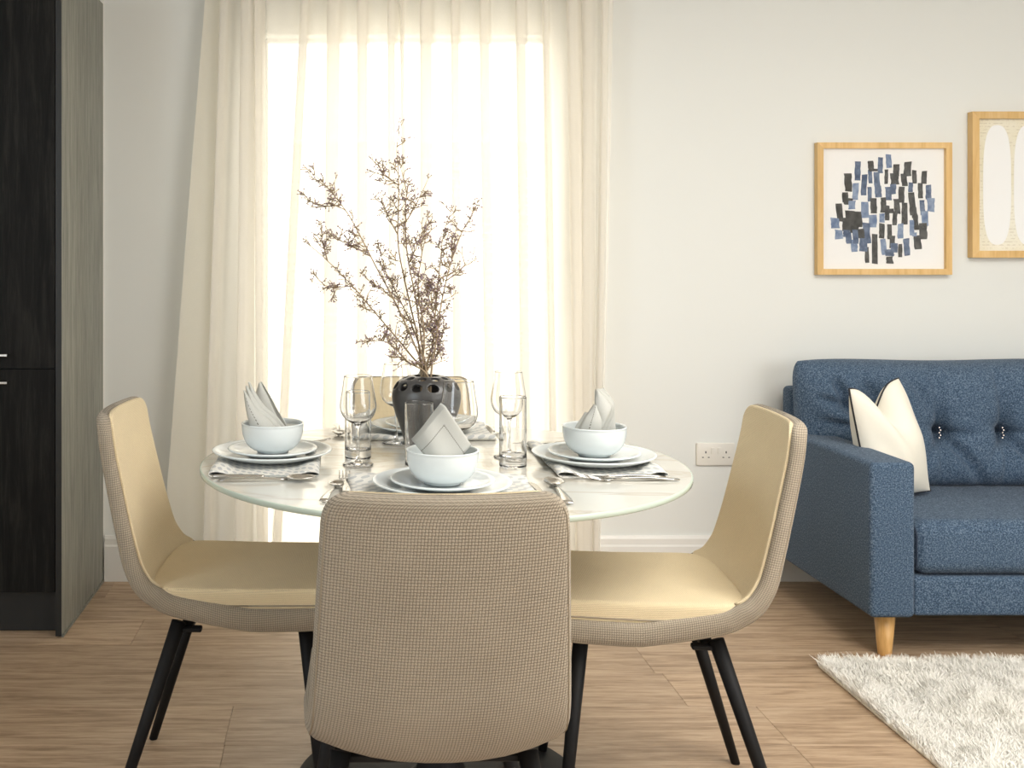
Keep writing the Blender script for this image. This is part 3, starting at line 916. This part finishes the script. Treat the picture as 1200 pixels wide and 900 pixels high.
sheets = [
    ([R_(699, 453, -.006), R_(697.5, 470, -.016), R_(702, 488, -.024), R_(697, 508, -.022)], [R_(701, 453, -.006), R_(713.5, 467, -.012), R_(716, 478, -.016), R_(699, 508, -.018)], .008, flat),
    ([R_(701, 452.5, -.004), R_(713, 467, -.010), R_(715.5, 478, -.012), R_(700, 508, -.014)], [R_(705, 453, -.002), R_(718.5, 467, -.006), R_(720, 480, -.008), R_(705, 510, -.010)], .001, flat),
    ([R_(704, 453, .004), R_(716, 467, .0), R_(717, 480, -.002), R_(703, 510, -.004)], [R_(709, 453, .004), R_(720.5, 467, .0), R_(721.5, 480, -.002), R_(712, 510, -.004)], .001, flat),
    ([R_(710, 453, .012), R_(716, 467, .010), R_(715, 480, .008), R_(710, 510, .004)], [R_(711, 452.5, .012), R_(721.5, 468, .010), R_(723, 482, .008), R_(725, 508, .006)], .003, flat),
    ([R_(697, 470, -.010), R_(688, 481, -.018), R_(682, 490, -.022), R_(675, 508, -.020)], [R_(699, 472, -.014), R_(703, 484, -.024), R_(704, 492, -.028), R_(703, 510, -.026)], .010, stit),
    ([R_(688, 480, .0), R_(682, 488, -.004), R_(677, 494, -.008), R_(672, 506, -.01)], [R_(691, 480, -.006), R_(687, 488, -.010), R_(684, 495, -.014), R_(682, 508, -.016)], .003, flat),
]
V, Fc, UV = loft(sheets)
rx, ry, _ = SETS['right']
napkin((rx + .001, ry - .003, ZR), V, Fc, UV, 'grey napkin twisted into a curled plume, in the bowl beside the blue sofa')

# ------------------------------------------------------------------ glasses
def wine_prof():
    o = [(0, .0008), (.030, .0), (.0345, .0008), (.0350, .0022), (.030, .0034), (.012, .0058), (.0050, .011), (.0037, .022), (.0035, .060), (.0042, .082), (.0085, .0925)]
    bowl = spline([(.0085, .0925), (.021, .098), (.0335, .1085), (.0405, .124), (.0415, .138), (.0385, .158), (.0350, .180), (.0326, .1975), (.03225, .1995), (.0322, .2005)], 34)
    o += [tuple(p) for p in bowl[1:]]
    o += [(.0320, .2010), (.0317, .2012), (.0314, .2010)]
    inn = spline([(.0311, .2005), (.03115, .1995), (.0315, .1975), (.0339, .180), (.0374, .158), (.0403, .138), (.0392, .1245), (.0322, .110), (.020, .1003), (.0, .0965)], 34)
    o += [tuple(p) for p in inn[1:-1]] + [(0, .0965)]
    return o
def tumbler_prof():
    R, h = .0305, .157
    return [(0, .0005), (.01, .0004), (.02, .0002), (.026, .0), (.0285, .0006), (.0298, .002), (.0302, .0035), (.0304, .006), (R, .012), (R, .02), (R, .05), (R, .1), (R, h - .006), (R, h - .0025), (R, h - .001), (R - .0007, h), (R - .0011, h), (R - .0018, h - .001), (R - .0018, h - .0025), (R - .0018, h - .006), (R - .0019, .1), (R - .002, .05), (R - .0021, .034), (R - .0023, .029), (R - .0032, .0245), (R - .006, .0212), (.018, .0202), (.01, .02), (0, .02)]
glass_proto = {}
def glassware(kind, prof, x, y, label, cat, group):
    if kind not in glass_proto:
        glass_proto[kind] = lathe(kind, prof, M['glass'], None, 56); o = glass_proto[kind]
    else:
        o = glass_proto[kind].copy(); COL.objects.link(o)
    o.location = (x, y, TZ + .0004)
    return tag(o, label, cat, group)
for x, y, lb in ((.0415, 2.374, 'clear wine glass in front of a tumbler, left of the vase'), (.396, 2.467, 'clear wine glass behind a tumbler near the sofa side plate'),
                 (.258, 2.276, 'clear wine glass in front of the vase behind the nearest napkin'), (.143, 2.656, 'clear wine glass standing behind the charcoal vase')):
    glassware('wine_glass', wine_prof(), x, y, lb, 'glass', 'stemmed wine glasses on the table')
for x, y, lb in ((.0425, 2.448, 'tall clear tumbler directly behind a wine glass'), (.171, 2.262, 'tall clear tumbler in front of the charcoal vase'),
                 (.387, 2.352, 'tall clear tumbler standing before a wine glass beside right plates')):
    o = glassware('tumbler', tumbler_prof(), x, y, lb, 'glass', 'straight tumblers on the table')
    if 'right' in lb: o['label'] = 'tall clear tumbler in front of a wine glass, beside the sofa side placemat'

# ------------------------------------------------------------------ cutlery (local +y towards the tip, z up)
def sheet_obj(name, outline_fn, n, m, root): ...
def handle(root, y0, y1, m):
    ys = np.linspace(y0, y1, 9)
    pts = [(0, y, .0035 + .004 * math.sin(PI * (y - y0) / (y1 - y0)) + (.004 if y == y1 else 0) * 0) for y in ys]
    wd = [.0085, .0098, .0092, .0075, .0060, .0048, .0038, .0032, .0034]
    tube('handle', pts, wd, m, root, 10, [.0014, .0016, .0017, .0018, .0019, .002, .002, .002, .0018])
def make_spoon(loc, rz, label, s=1.0):
    r = empty('spoon', loc, rz, label, 'spoon', 'steel spoons on the table'); r.scale = (s, s, s)
    handle(r, -.100, .040, M['steel'])
    V, Fc = [], []
    NR, NA = 7, 28
    V.append((0, .066, .0018))
    for j in range(1, NR + 1):
        q = j / NR
        for k in range(NA):
            a = 2 * PI * k / NA
            x = .0205 * math.sin(a) * q * (1 + .10 * math.cos(a)); yy = .066 + .031 * math.cos(a) * q * -1
            V.append((x, yy, .0018 + .0085 * q ** 2.2))
    Fc = [(0, 1 + k, 1 + (k + 1) % NA) for k in range(NA)]
    Fc += [(1 + (j - 1) * NA + k, 1 + j * NA + k, 1 + j * NA + (k + 1) % NA, 1 + (j - 1) * NA + (k + 1) % NA) for j in range(1, NR) for k in range(NA)]
    b = pyd('spoon_bowl', V, Fc, M['steel'], r); md = b.modifiers.new('thickness', 'SOLIDIFY'); md.thickness = .0014; md.offset = 0
    return r
def make_fork(loc, rz, label):
    r = empty('fork', loc, rz, label, 'fork', 'steel forks on the table')
    handle(r, -.100, .036, M['steel'])
    V, Fc = [], []
    prof = [(.030, .0034, .0045), (.038, .006, .0040), (.044, .0105, .0032), (.050, .0128, .0026), (.057, .0132, .0028)]
    for (yy, wd, z) in prof:
        for q in (-1, -.33, .33, 1): V.append((q * wd, yy, z - .001 * (1 - q * q)))
    for j in range(len(prof) - 1):
        for i in range(3): Fc.append((j * 4 + i, j * 4 + i + 1, (j + 1) * 4 + i + 1, (j + 1) * 4 + i))
    b = pyd('fork_head', V, Fc, M['steel'], r); md = b.modifiers.new('thickness', 'SOLIDIFY'); md.thickness = .0016; md.offset = 0
    for i in range(4):
        x = -.0112 + i * .00747
        pts = [(x, .056, .0028), (x * .99, .070, .0042), (x * .97, .084, .0070), (x * .95, .096, .0105)]
        tube('tine', pts, [.0020, .0018, .0015, .0008], M['steel'], r, 6, [.0011, .001, .0009, .0006])
    return r
def make_knife(loc, rz, label):
    r = empty('knife', loc, rz, label, 'knife', 'steel knives on the table')
    tube('handle', [(0, y, .0042) for y in (-.105, -.10, -.06, -.02, 0, .006)], [.004, .0068, .0072, .0058, .005, .0045], M['steel'], r, 10, [.002, .0036, .0038, .0034, .003, .0022])
    V, Fc = [], []
    st = [(.004, -.0045, .0045), (.02, -.0052, .0062), (.05, -.0055, .0085), (.08, -.0055, .0090), (.10, -.0055, .0068), (.110, -.0054, .002), (.114, -.0053, -.0035)]
    for (yy, a, b) in st: V += [(a, yy, .0030), (a, yy, .0052), (b, yy, .0041)]
    for j in range(len(st) - 1):
        for i in range(3): Fc.append((j * 3 + i, j * 3 + (i + 1) % 3, (j + 1) * 3 + (i + 1) % 3, (j + 1) * 3 + i))
    Fc += [(0, 1, 2), tuple(len(V) - 3 + i for i in (2, 1, 0))]
    pyd('blade', V, Fc, M['steel'], r, False)
    return r
T_ = TZ + .0004
make_spoon((-.015, 2.090, T_), math.radians(-11), 'small steel spoon beside a fork at the nearest chair', .88)
make_fork((.012, 2.165, T_), math.radians(1), 'steel fork beside the placemat at the nearest chair')
make_knife((.398, 2.062, T_), math.radians(2.5), 'steel knife right of the plates at the nearest chair')
make_spoon((.4355, 2.088, T_), math.radians(-2), 'large steel spoon beside the knife at the nearest chair', 1.06)
make_knife((-.165, 2.232, T_), math.radians(-90), 'steel knife tucked along the placemat fold beside the dark cabinet')
make_spoon((-.150, 2.196, T_), math.radians(-88), 'steel spoon lying along the table edge beside the dark cabinet', 1.04)
make_fork((-.118, 2.658, T_), math.radians(-84), 'steel fork beyond the plates beside the dark cabinet')
make_knife((.545, 2.640, T_), math.radians(94), 'steel knife poking out beyond the plates beside the sofa')
make_fork((.610, 2.205, T_), math.radians(88), 'steel fork on the table edge beside the blue sofa')
make_fork((.590, 2.228, T_), math.radians(93), 'steel fork nearest the placemat fold beside the blue sofa')
make_spoon((-.004, 2.845, T_), math.radians(183), 'steel spoon on the window side of the table', 1.0)
make_fork((.413, 2.838, T_), math.radians(180), 'steel fork on the window side behind a tumbler')

# ------------------------------------------------------------------ vase with pierced shoulder
VX, VY = .202, 2.448
VZ = TZ + .0004
vprof = [(0, .004), (.030, .004), (.032, 0), (.040, 0), (.0425, .004)]
vprof += [tuple(p) for p in spline([(.0425, .004), (.050, .035), (.062, .075), (.0755, .115), (.0805, .142), (.0775, .163), (.064, .182), (.043, .192), (.031, .1935)], 30)][1:]
vprof += [(.0285, .192), (.029, .189)]
vprof += [tuple(p) for p in spline([(.029, .189), (.042, .187), (.061, .1775), (.072, .161), (.0748, .142), (.070, .116), (.056, .075), (.044, .036), (.036, .010)], 24)][1:]
vprof += [(0, .009)]
vroot = lathe('vase', vprof, M['vase'], None, 96)
vroot.location = (VX, VY, VZ)
cut = bmesh.new()
def cutter(ang, r, z, tilt, a, b):
    t = bmesh.new(); bmesh.ops.create_uvsphere(t, u_segments=20, v_segments=12, radius=1.0)
    mt = Matrix.Rotation(ang, 4, 'Z') @ Matrix.Translation((r, 0, z)) @ Matrix.Rotation(tilt, 4, 'Y') @ Matrix.Diagonal((b, a, .016, 1))
    bmesh.ops.transform(t, matrix=mt, verts=t.verts)
    me = bpy.data.meshes.new('t'); t.to_mesh(me); t.free(); cut.from_mesh(me); bpy.data.meshes.remove(me)
for k in range(12): cutter(2 * PI * k / 12 + .13, .0715, .1715, math.radians(48), .0135, .0105)
for k in range(10): cutter(2 * PI * k / 10 + .02, .0490, .190, math.radians(19), .0105, .0085)
cme = bpy.data.meshes.new('vase_cutter'); cut.to_mesh(cme); cut.free()
co = bpy.data.objects.new('vase_cutter', cme); COL.objects.link(co); co.location = vroot.location
md = vroot.modifiers.new('holes', 'BOOLEAN'); md.operation = 'DIFFERENCE'; md.object = co; md.solver = 'EXACT'
bpy.context.view_layer.update()
dg = bpy.context.evaluated_depsgraph_get()
nm = bpy.data.meshes.new_from_object(vroot.evaluated_get(dg))
vroot.modifiers.clear(); vroot.data = nm
bpy.data.objects.remove(co)
tag(vroot, 'dark charcoal ceramic vase with oval holes around its shoulder', 'vase')

# ------------------------------------------------------------------ dried berry sprigs
ICO_V, ICO_F = [], []
_b = bmesh.new(); bmesh.ops.create_icosphere(_b, subdivisions=1, radius=1.0)
ICO_V = np.array([v.co[:] for v in _b.verts]); _b.verts.index_update(); ICO_F = [tuple(v.index for v in f.verts) for f in _b.faces]; _b.free()

def sprig(path, dtip, dens, label, seed, offs=(), start=.30):
    r = random.Random(seed)
    base = Vector((VX + r.uniform(-.013, .013), VY + r.uniform(-.011, .011), TZ + .186))
    root = empty('berry_sprig', (base.x, base.y, base.z), 0, label, 'branch', 'dried berry sprigs standing in the vase')
    SV, SF, BV, BF = [], [], [], []
    def put(pts, radii, n=5):
        V, Fc = tube_geo(pts, radii, n); st = len(SV); SV.extend(V); SF.extend(tuple(st + q for q in f) for f in Fc)
    def berry(p, rad):
        st = len(BV); BV.extend((ICO_V * rad + np.array(p)).tolist()); BF.extend(tuple(st + q for q in f) for f in ICO_F)
    def tuft(p, d):
        m = r.choice((1, 2, 2, 3, 3))
        for _ in range(m):
            dd = (d + Vector((r.gauss(0, .75), r.gauss(0, .75), r.gauss(0, .55)))).normalized()
            q = p + dd * r.uniform(.007, .016)
            put([p, q], [.0009, .0007], 3); berry(q, r.uniform(.0015, .0022))
    def twig(p, d, ln, lvl):
        n = 4; pts = [p]; cur = d.normalized()
        for i in range(n):
            cur = (cur + Vector((r.gauss(0, .18), r.gauss(0, .18), r.gauss(0, .12) + .10))).normalized()
            pts.append(pts[-1] + cur * ln / n)
        put(pts, [.0013 - .00015 * i * (1 if lvl else 1.2) for i in range(n + 1)], 4)
        tuft(pts[-1], cur)
        for i in range(1, n):
            if r.random() < .62:
                if lvl and r.random() < .38:
                    twig(pts[i], (cur + Vector((r.gauss(0, .9), r.gauss(0, .9), r.gauss(0, .5)))).normalized(), ln * r.uniform(.35, .6), 0)
                else: tuft(pts[i], (cur + Vector((r.gauss(0, .8), r.gauss(0, .8), r.gauss(0, .5)))).normalized())
    def main(path3, rad0, st, dens):
        L = len(path3)
        put([Vector(p) for p in path3], [rad0 * (1 - .75 * i / (L - 1)) for i in range(L)], 6)
        for i in range(int(L * st), L):
            t = i / (L - 1)
            if r.random() < dens * (.86 if t < .8 else .72):
                d = (Vector(path3[min(i + 1, L - 1)]) - Vector(path3[i - 1])).normalized()
                side = Vector((r.gauss(0, 1), r.gauss(0, .8), r.gauss(0, .5))).normalized()
                twig(Vector(path3[i]), (d * .75 + side).normalized(), r.uniform(.018, .048) * (1.15 - .5 * t), 1 if t < .85 else 0)
        tuft(Vector(path3[-1]), Vector((0, 0, 1)))
    pts = []
    N = len(path)
    for i, (px, py) in enumerate(path):
        Y = VY + dtip * (i + .3) / N
        pts.append(tuple(P(px, py, Y) - base))
    pts[0] = (0, 0, 0.004)
    p3 = spline([(-.002, 0, -.12), *pts] if False else [(pts[0][0] * .6, 0, -.10), *pts], 44)
    p3 = [tuple(q) for q in p3]
    main(p3, .0026, start, dens)
    for (ti, ex, ey) in offs:
        a = Vector(p3[int(ti * (len(p3) - 1))])
        Y = (a + base).y + .0
        e = P(ex, ey, Y + r.uniform(-.02, .02)) - base
        mid = a.lerp(e, .5) + Vector((0, 0, -.006))
        q = spline([tuple(a), tuple(mid), tuple(e)], 14)
        main([tuple(v) for v in q], .0017, .15, dens * 1.05)
    pyd('stem', SV, SF, M['twig'], root, True)
    b = pyd('berries', BV, BF, M['berry'], root, True); b['kind'] = 'stuff'
    return root
SPR = [
    ([(494, 442), (484, 400), (461, 350), (443, 317), (426, 284), (408, 251), (384, 220), (365, 202)], -.06, .62, 'dried berry sprig reaching to the upper left of the bunch', [(.60, 394, 278), (.80, 362, 236)]),
    ([(491, 442), (478, 412), (458, 388), (435, 361), (410, 332), (380, 302), (361, 286)], .05, .75, 'dried berry sprig arching furthest left above the cabinet side plates', [(.72, 366, 331), (.85, 375, 264)]),
    ([(490, 442), (478, 424), (466, 411), (450, 400), (427, 400)], -.05, .8, 'shortest dried berry sprig bending low over the left wine glass', []),
    ([(497, 442), (490, 400), (479, 350), (467, 290), (467, 240), (467, 203), (465, 174), (470, 147)], .02, .62, 'tallest dried berry sprig rising straight in the middle of the bunch', [(.72, 437, 187), (.55, 447, 232)]),
    ([(501, 442), (494, 400), (487, 350), (477, 295), (475, 250), (476, 222), (468, 192)], -.04, .72, 'dried berry sprig just right of the tallest sprig', [(.68, 502, 209), (.55, 501, 255)]),
    ([(505, 442), (508, 400), (510, 368), (516, 306), (520, 273), (530, 244)], .06, .66, 'dried berry sprig beside the rightmost sprig, ending lower', [(.5, 497, 330)]),
    ([(507, 442), (511, 400), (517, 357), (527, 313), (541, 273), (556, 247)], -.03, .66, 'rightmost dried berry sprig leaning toward the sofa side', [(.62, 555, 298), (.7, 535, 262)]),
    ([(506, 442), (510, 420), (516, 401), (519, 388)], .03, .7, 'short dried berry sprig upright at the right of the vase mouth', [(.4, 510, 380)]),
    ([(499, 442), (486, 390), (468, 350), (452, 318), (444, 290)], .08, .85, 'bushy dried berry sprig in the dense middle of the bunch', [(.6, 425, 320)]),
    ([(502, 442), (497, 390), (490, 340), (494, 300), (499, 278)], -.08, .85, 'bushy dried berry sprig right of the dense middle', [(.5, 520, 330)]),
]
for i, (pa, dt, de, lb, of) in enumerate(SPR):
    sprig(pa, dt, de, lb, 40 + i, of)

# ------------------------------------------------------------------ sofa
SX0, SX1, SYF, SYB = 1.600, 3.925, 3.17, 3.955
sf = empty('sofa', (SX0, SYF, 0), 0, 'navy blue wool sofa with tufted back and beech legs', 'sofa')
def sb(name, x0, x1, y0, y1, z0, z1, bev=.02, seg=4, m='sofa', par=None):
    return box(name, x0, x1, y0, y1, z0, z1, M[m], par or sf, bev, seg)
SL = SX1 - SX0
sb('arm', 0, .137, 0, .765, .132, .602, .017); sb('arm', SL - .137, SL, 0, .765, .132, .602, .017)
sb('base_rail', .1375, SL - .1375, .012, .70, .135, .254, .012)
sb('back_frame', .055, SL - .055, .69, .775, .16, .745, .02)
cw = (SL - .276) / 2
for i in range(2):
    x0 = .138 + i * cw
    q = sb('seat_cushion', x0 + .002, x0 + cw - .002, .004, .60, .257, .424, .045, 6)
    ring = []
    for a in np.linspace(0, 2 * PI, 41):
        c, s = se(a, 6); ring.append((x0 + .008, .302 + c * .288, .340 + s * .074))
    tube('piping', ring, .003, M['piping_blue'], q, 6)
def back_cushion(x0, x1, btn):
    z0, z1 = .418, .856
    xc, zc, hw, hh = (x0 + x1) / 2, (z0 + z1) / 2, (x1 - x0) / 2, (z1 - z0) / 2
    yc, T = .555, .118
    NX, NZ_ = 120, 64
    def wrinkle(x, z):
        d = 0
        for b in btn:
            dx, dz = x - b[0], z - b[1]; rr = math.hypot(dx, dz)
            d += .060 * math.exp(-(rr / .045) ** 1.2)
            for ang, ln, amp in ((-.85, .30, .020), (1.75, .26, .016), (-1.62, .22, .014), (.02, .13, .011), (2.6, .12, .008), (-2.2, .16, .008)):
                ca, sa = math.cos(ang), math.sin(ang)
                t = dx * ca + dz * sa; s = -dx * sa + dz * ca + .25 * t * t
                if t > 0: d += 3.2 * amp * math.exp(-(s / .015) ** 2) * max(0, 1 - t / ln)
        # puckers in the upper outer corner and along the top
        for (wx, wz, ang, ln, amp) in ((x0 + .10, z1 - .04, -1.1, .20, .018), (x0 + .17, z1 - .03, -.9, .26, .012), (x0 + .04, z1 - .12, -.35, .2, .014), (x0 + .03, z1 - .2, -.2, .2, .012), (x0 + .35, z1 - .03, -1.0, .2, .010)):
            ca, sa = math.cos(ang), math.sin(ang); dx, dz = x - wx, z - wz
            t = dx * ca + dz * sa; s = -dx * sa + dz * ca
            if 0 < t < ln: d += 2.6 * amp * math.exp(-(s / .016) ** 2) * math.sin(PI * t / ln)
        return d
    V, Fc = [], []
    for side in (-1, 1):
        for j in range(NZ_ + 1):
            for i in range(NX + 1):
                u, v = math.sin((i / NX - .5) * PI), math.sin((j / NZ_ - .5) * PI)
                k = (max(1 - abs(u) ** 5, 0) ** .45) * (max(1 - abs(v) ** 4.5, 0) ** .45)
                x = xc + hw * u * (1 - .035 * abs(v) ** 9); z = zc + hh * v * (1 - .03 * abs(u) ** 9) + (.003 * math.sin(x * 9) * max(v, 0) ** 3)
                y = yc + .05 * (v + 1) / 2
                if side < 0: y += -T * k + wrinkle(x, z) * min(k * 1.3, 1)
                else: y += T * .55 * k
                V.append((x, y, z))
    n1 = (NX + 1) * (NZ_ + 1)
    for s in (0, 1):
        for j in range(NZ_):
            for i in range(NX):
                a = s * n1 + j * (NX + 1) + i; q = (a, a + 1, a + NX + 2, a + NX + 1)
                Fc.append(q if s == 0 else q[::-1])
    o = pyd('back_cushion', V, Fc, M['sofa'], sf)
    bm = bmesh.new(); bm.from_mesh(o.data); bmesh.ops.remove_doubles(bm, verts=bm.verts, dist=.0004); bm.to_mesh(o.data); bm.free()
    for p in o.data.polygons: p.use_smooth = True
    for b in btn:
        bb = bmesh.new()
        for k in range(5):
            t = bmesh.new(); bmesh.ops.create_uvsphere(t, u_segments=8, v_segments=6, radius=.0045)
            bmesh.ops.translate(t, verts=t.verts, vec=(b[0] + .004 * ((k % 2) - .5), yc - T + .052 + .025 - .004, b[1] - .018 + .009 * k))
            me = bpy.data.meshes.new('t'); t.to_mesh(me); t.free(); bb.from_mesh(me); bpy.data.meshes.remove(me)
        bmo('beaded_button', bb, M['nickel'], o, True)
    return o
bz = CH - (510 - HY) / F * 3.63
bx1, bx2 = (1111 - CX) / F * 3.63 - SX0, (1186 - CX) / F * 3.63 - SX0
back_cushion(.022, SL / 2 - .003, [(bx1, bz), (bx2, bz), (2 * bx2 - bx1, bz)])
back_cushion(SL / 2 + .003, SL - .022, [(SL - bx1, bz), (SL - bx2, bz), (SL - 2 * bx2 + bx1, bz)])
for (x, yy) in ((.075, .065), (SL - .075, .065), (.32, .70), (SL - .32, .70)):
    lathe('leg', [(0, 0), (.0185, 0), (.020, .004), (.031, .1325), (0, .1325)], M['leg_wood'], sf, 28, loc=(x, yy, 0))

# throw cushion with a chopped top
pl = empty('throw_cushion', (1.838, 3.47, .424), 0, 'ivory throw cushion with black piping and chopped top on the sofa', 'cushion')
pl.rotation_euler = (math.radians(-9), math.radians(-5), math.radians(24))
def pil(u, v, side):
    e = (max(1 - u * u, 0) ** .55) * (max(1 - v * v, 0) ** .55)
    hw, hh = .160, .192
    x = hw * u * (1 - .10 * (1 - v * v)); z = hh + hh * v * (1 - .05 * (1 - u * u))
    chop = math.exp(-((u + .06 - .25 * (1 - v)) / .36) ** 2) * max(0, (v + .35) / 1.35) ** 1.6
    z -= .105 * chop
    x *= 1 - .12 * max(v, 0) ** 2
    if u < 0: x *= 1 - .34 * (1 - v) / 2
    y = side * .082 * e + .035 * chop * (1 if side < 0 else .55) + .02 * max(v, 0) * u
    if side < 0: y += .006 * math.sin(u * 7 + v * 5) * e
    return (x, y, z)
NP = 44
V, Fc = [], []
for side in (-1, 1):
    for j in range(NP + 1):
        for i in range(NP + 1):
            V.append(pil(math.sin((i / NP - .5) * PI), math.sin((j / NP - .5) * PI), side))
n1 = (NP + 1) ** 2
for s in (0, 1):
    for j in range(NP):
        for i in range(NP):
            a = s * n1 + j * (NP + 1) + i; q = (a, a + 1, a + NP + 2, a + NP + 1); Fc.append(q if s == 0 else q[::-1])
o = pyd('cover', V, Fc, M['pillow'], pl)
bm = bmesh.new(); bm.from_mesh(o.data); bmesh.ops.remove_doubles(bm, verts=bm.verts, dist=.0003); bm.to_mesh(o.data); bm.free()
bd = [pil(-1, v, -1) for v in np.linspace(-1, 1, 30)] + [pil(u, 1, -1) for u in np.linspace(-1, 1, 40)[1:]] + [pil(1, v, -1) for v in np.linspace(1, -1, 30)[1:]] + [pil(u, -1, -1) for u in np.linspace(1, -1, 30)[1:]]
tube('piping', bd, .0032, M['piping_black'], pl, 8)

# ------------------------------------------------------------------ shag rug
RX0, RX1, RY0, RY1 = 1.425, 3.3, 1.2, 3.135
rg = empty('shag_rug', (RX0, RY0, 0), 0, 'thick ivory shag rug on the floor before the blue sofa', 'rug')
box('backing', 0, RX1 - RX0, 0, RY1 - RY0, .0005, .008, M['felt'], rg, .002, 1)
# pile: one mesh of bent strands, denser where the photograph looks
def pile(n, xa, xb, ya, yb, seed, wd, h):
    g = np.random.default_rng(seed)
    x = g.uniform(xa, xb, n); yv = g.uniform(ya, yb, n)
    ang = g.uniform(0, 2 * PI, n); lean = g.uniform(.3, 1.0, n) * h * .9
    clump = np.sin(x * 31 + np.sin(yv * 17) * 2) * np.cos(yv * 27 + np.sin(x * 13) * 2)
    hh = h * g.uniform(.7, 1.15, n) * (1 + .15 * clump)
    ang = ang * .6 + (clump * 2.4)
    dx, dy = np.cos(ang) * lean, np.sin(ang) * lean
    a2 = g.uniform(0, PI, n); px_, py_ = np.cos(a2) * wd / 2, np.sin(a2) * wd / 2
    z0 = np.full(n, .006)
    lv = []
    for t, ww in ((0, 1.0), (.5, .9), (1, .3)):
        bx_, by_ = x + dx * t ** 1.8, yv + dy * t ** 1.8; bz_ = z0 + hh * (t if t < 1 else .93)
        lv.append(np.stack([bx_ - px_ * ww, by_ - py_ * ww, bz_], 1)); lv.append(np.stack([bx_ + px_ * ww, by_ + py_ * ww, bz_], 1))
    V = np.stack(lv, 1).reshape(-1, 3)
    b = (np.arange(n) * 6)[:, None]
    Q = np.concatenate([b + np.array([[0, 1, 3, 2]]), b + np.array([[2, 3, 5, 4]])], 0)
    return V, Q
parts = [pile(105000, .0, .95, .9, RY1 - RY0, 1, .0025, .032), pile(9000, .95, RX1 - RX0, .9, RY1 - RY0, 2, .008, .034), pile(9000, 0, RX1 - RX0, 0, .9, 3, .008, .034)]
V = np.concatenate([p[0] for p in parts]); off, Qs = 0, []
for v, q in parts: Qs.append(q + off); off += len(v)
Q = np.concatenate(Qs)
me = bpy.data.meshes.new('pile')
me.vertices.add(len(V)); me.vertices.foreach_set('co', V.astype(np.float32).ravel())
me.loops.add(Q.size); me.loops.foreach_set('vertex_index', Q.astype(np.int32).ravel())
me.polygons.add(len(Q)); me.polygons.foreach_set('loop_start', (np.arange(len(Q)) * 4).astype(np.int32)); me.polygons.foreach_set('loop_total', np.full(len(Q), 4, np.int32))
me.update(calc_edges=True); me.validate()
po = link('pile', me, M['rug'], rg); po['kind'] = 'stuff'
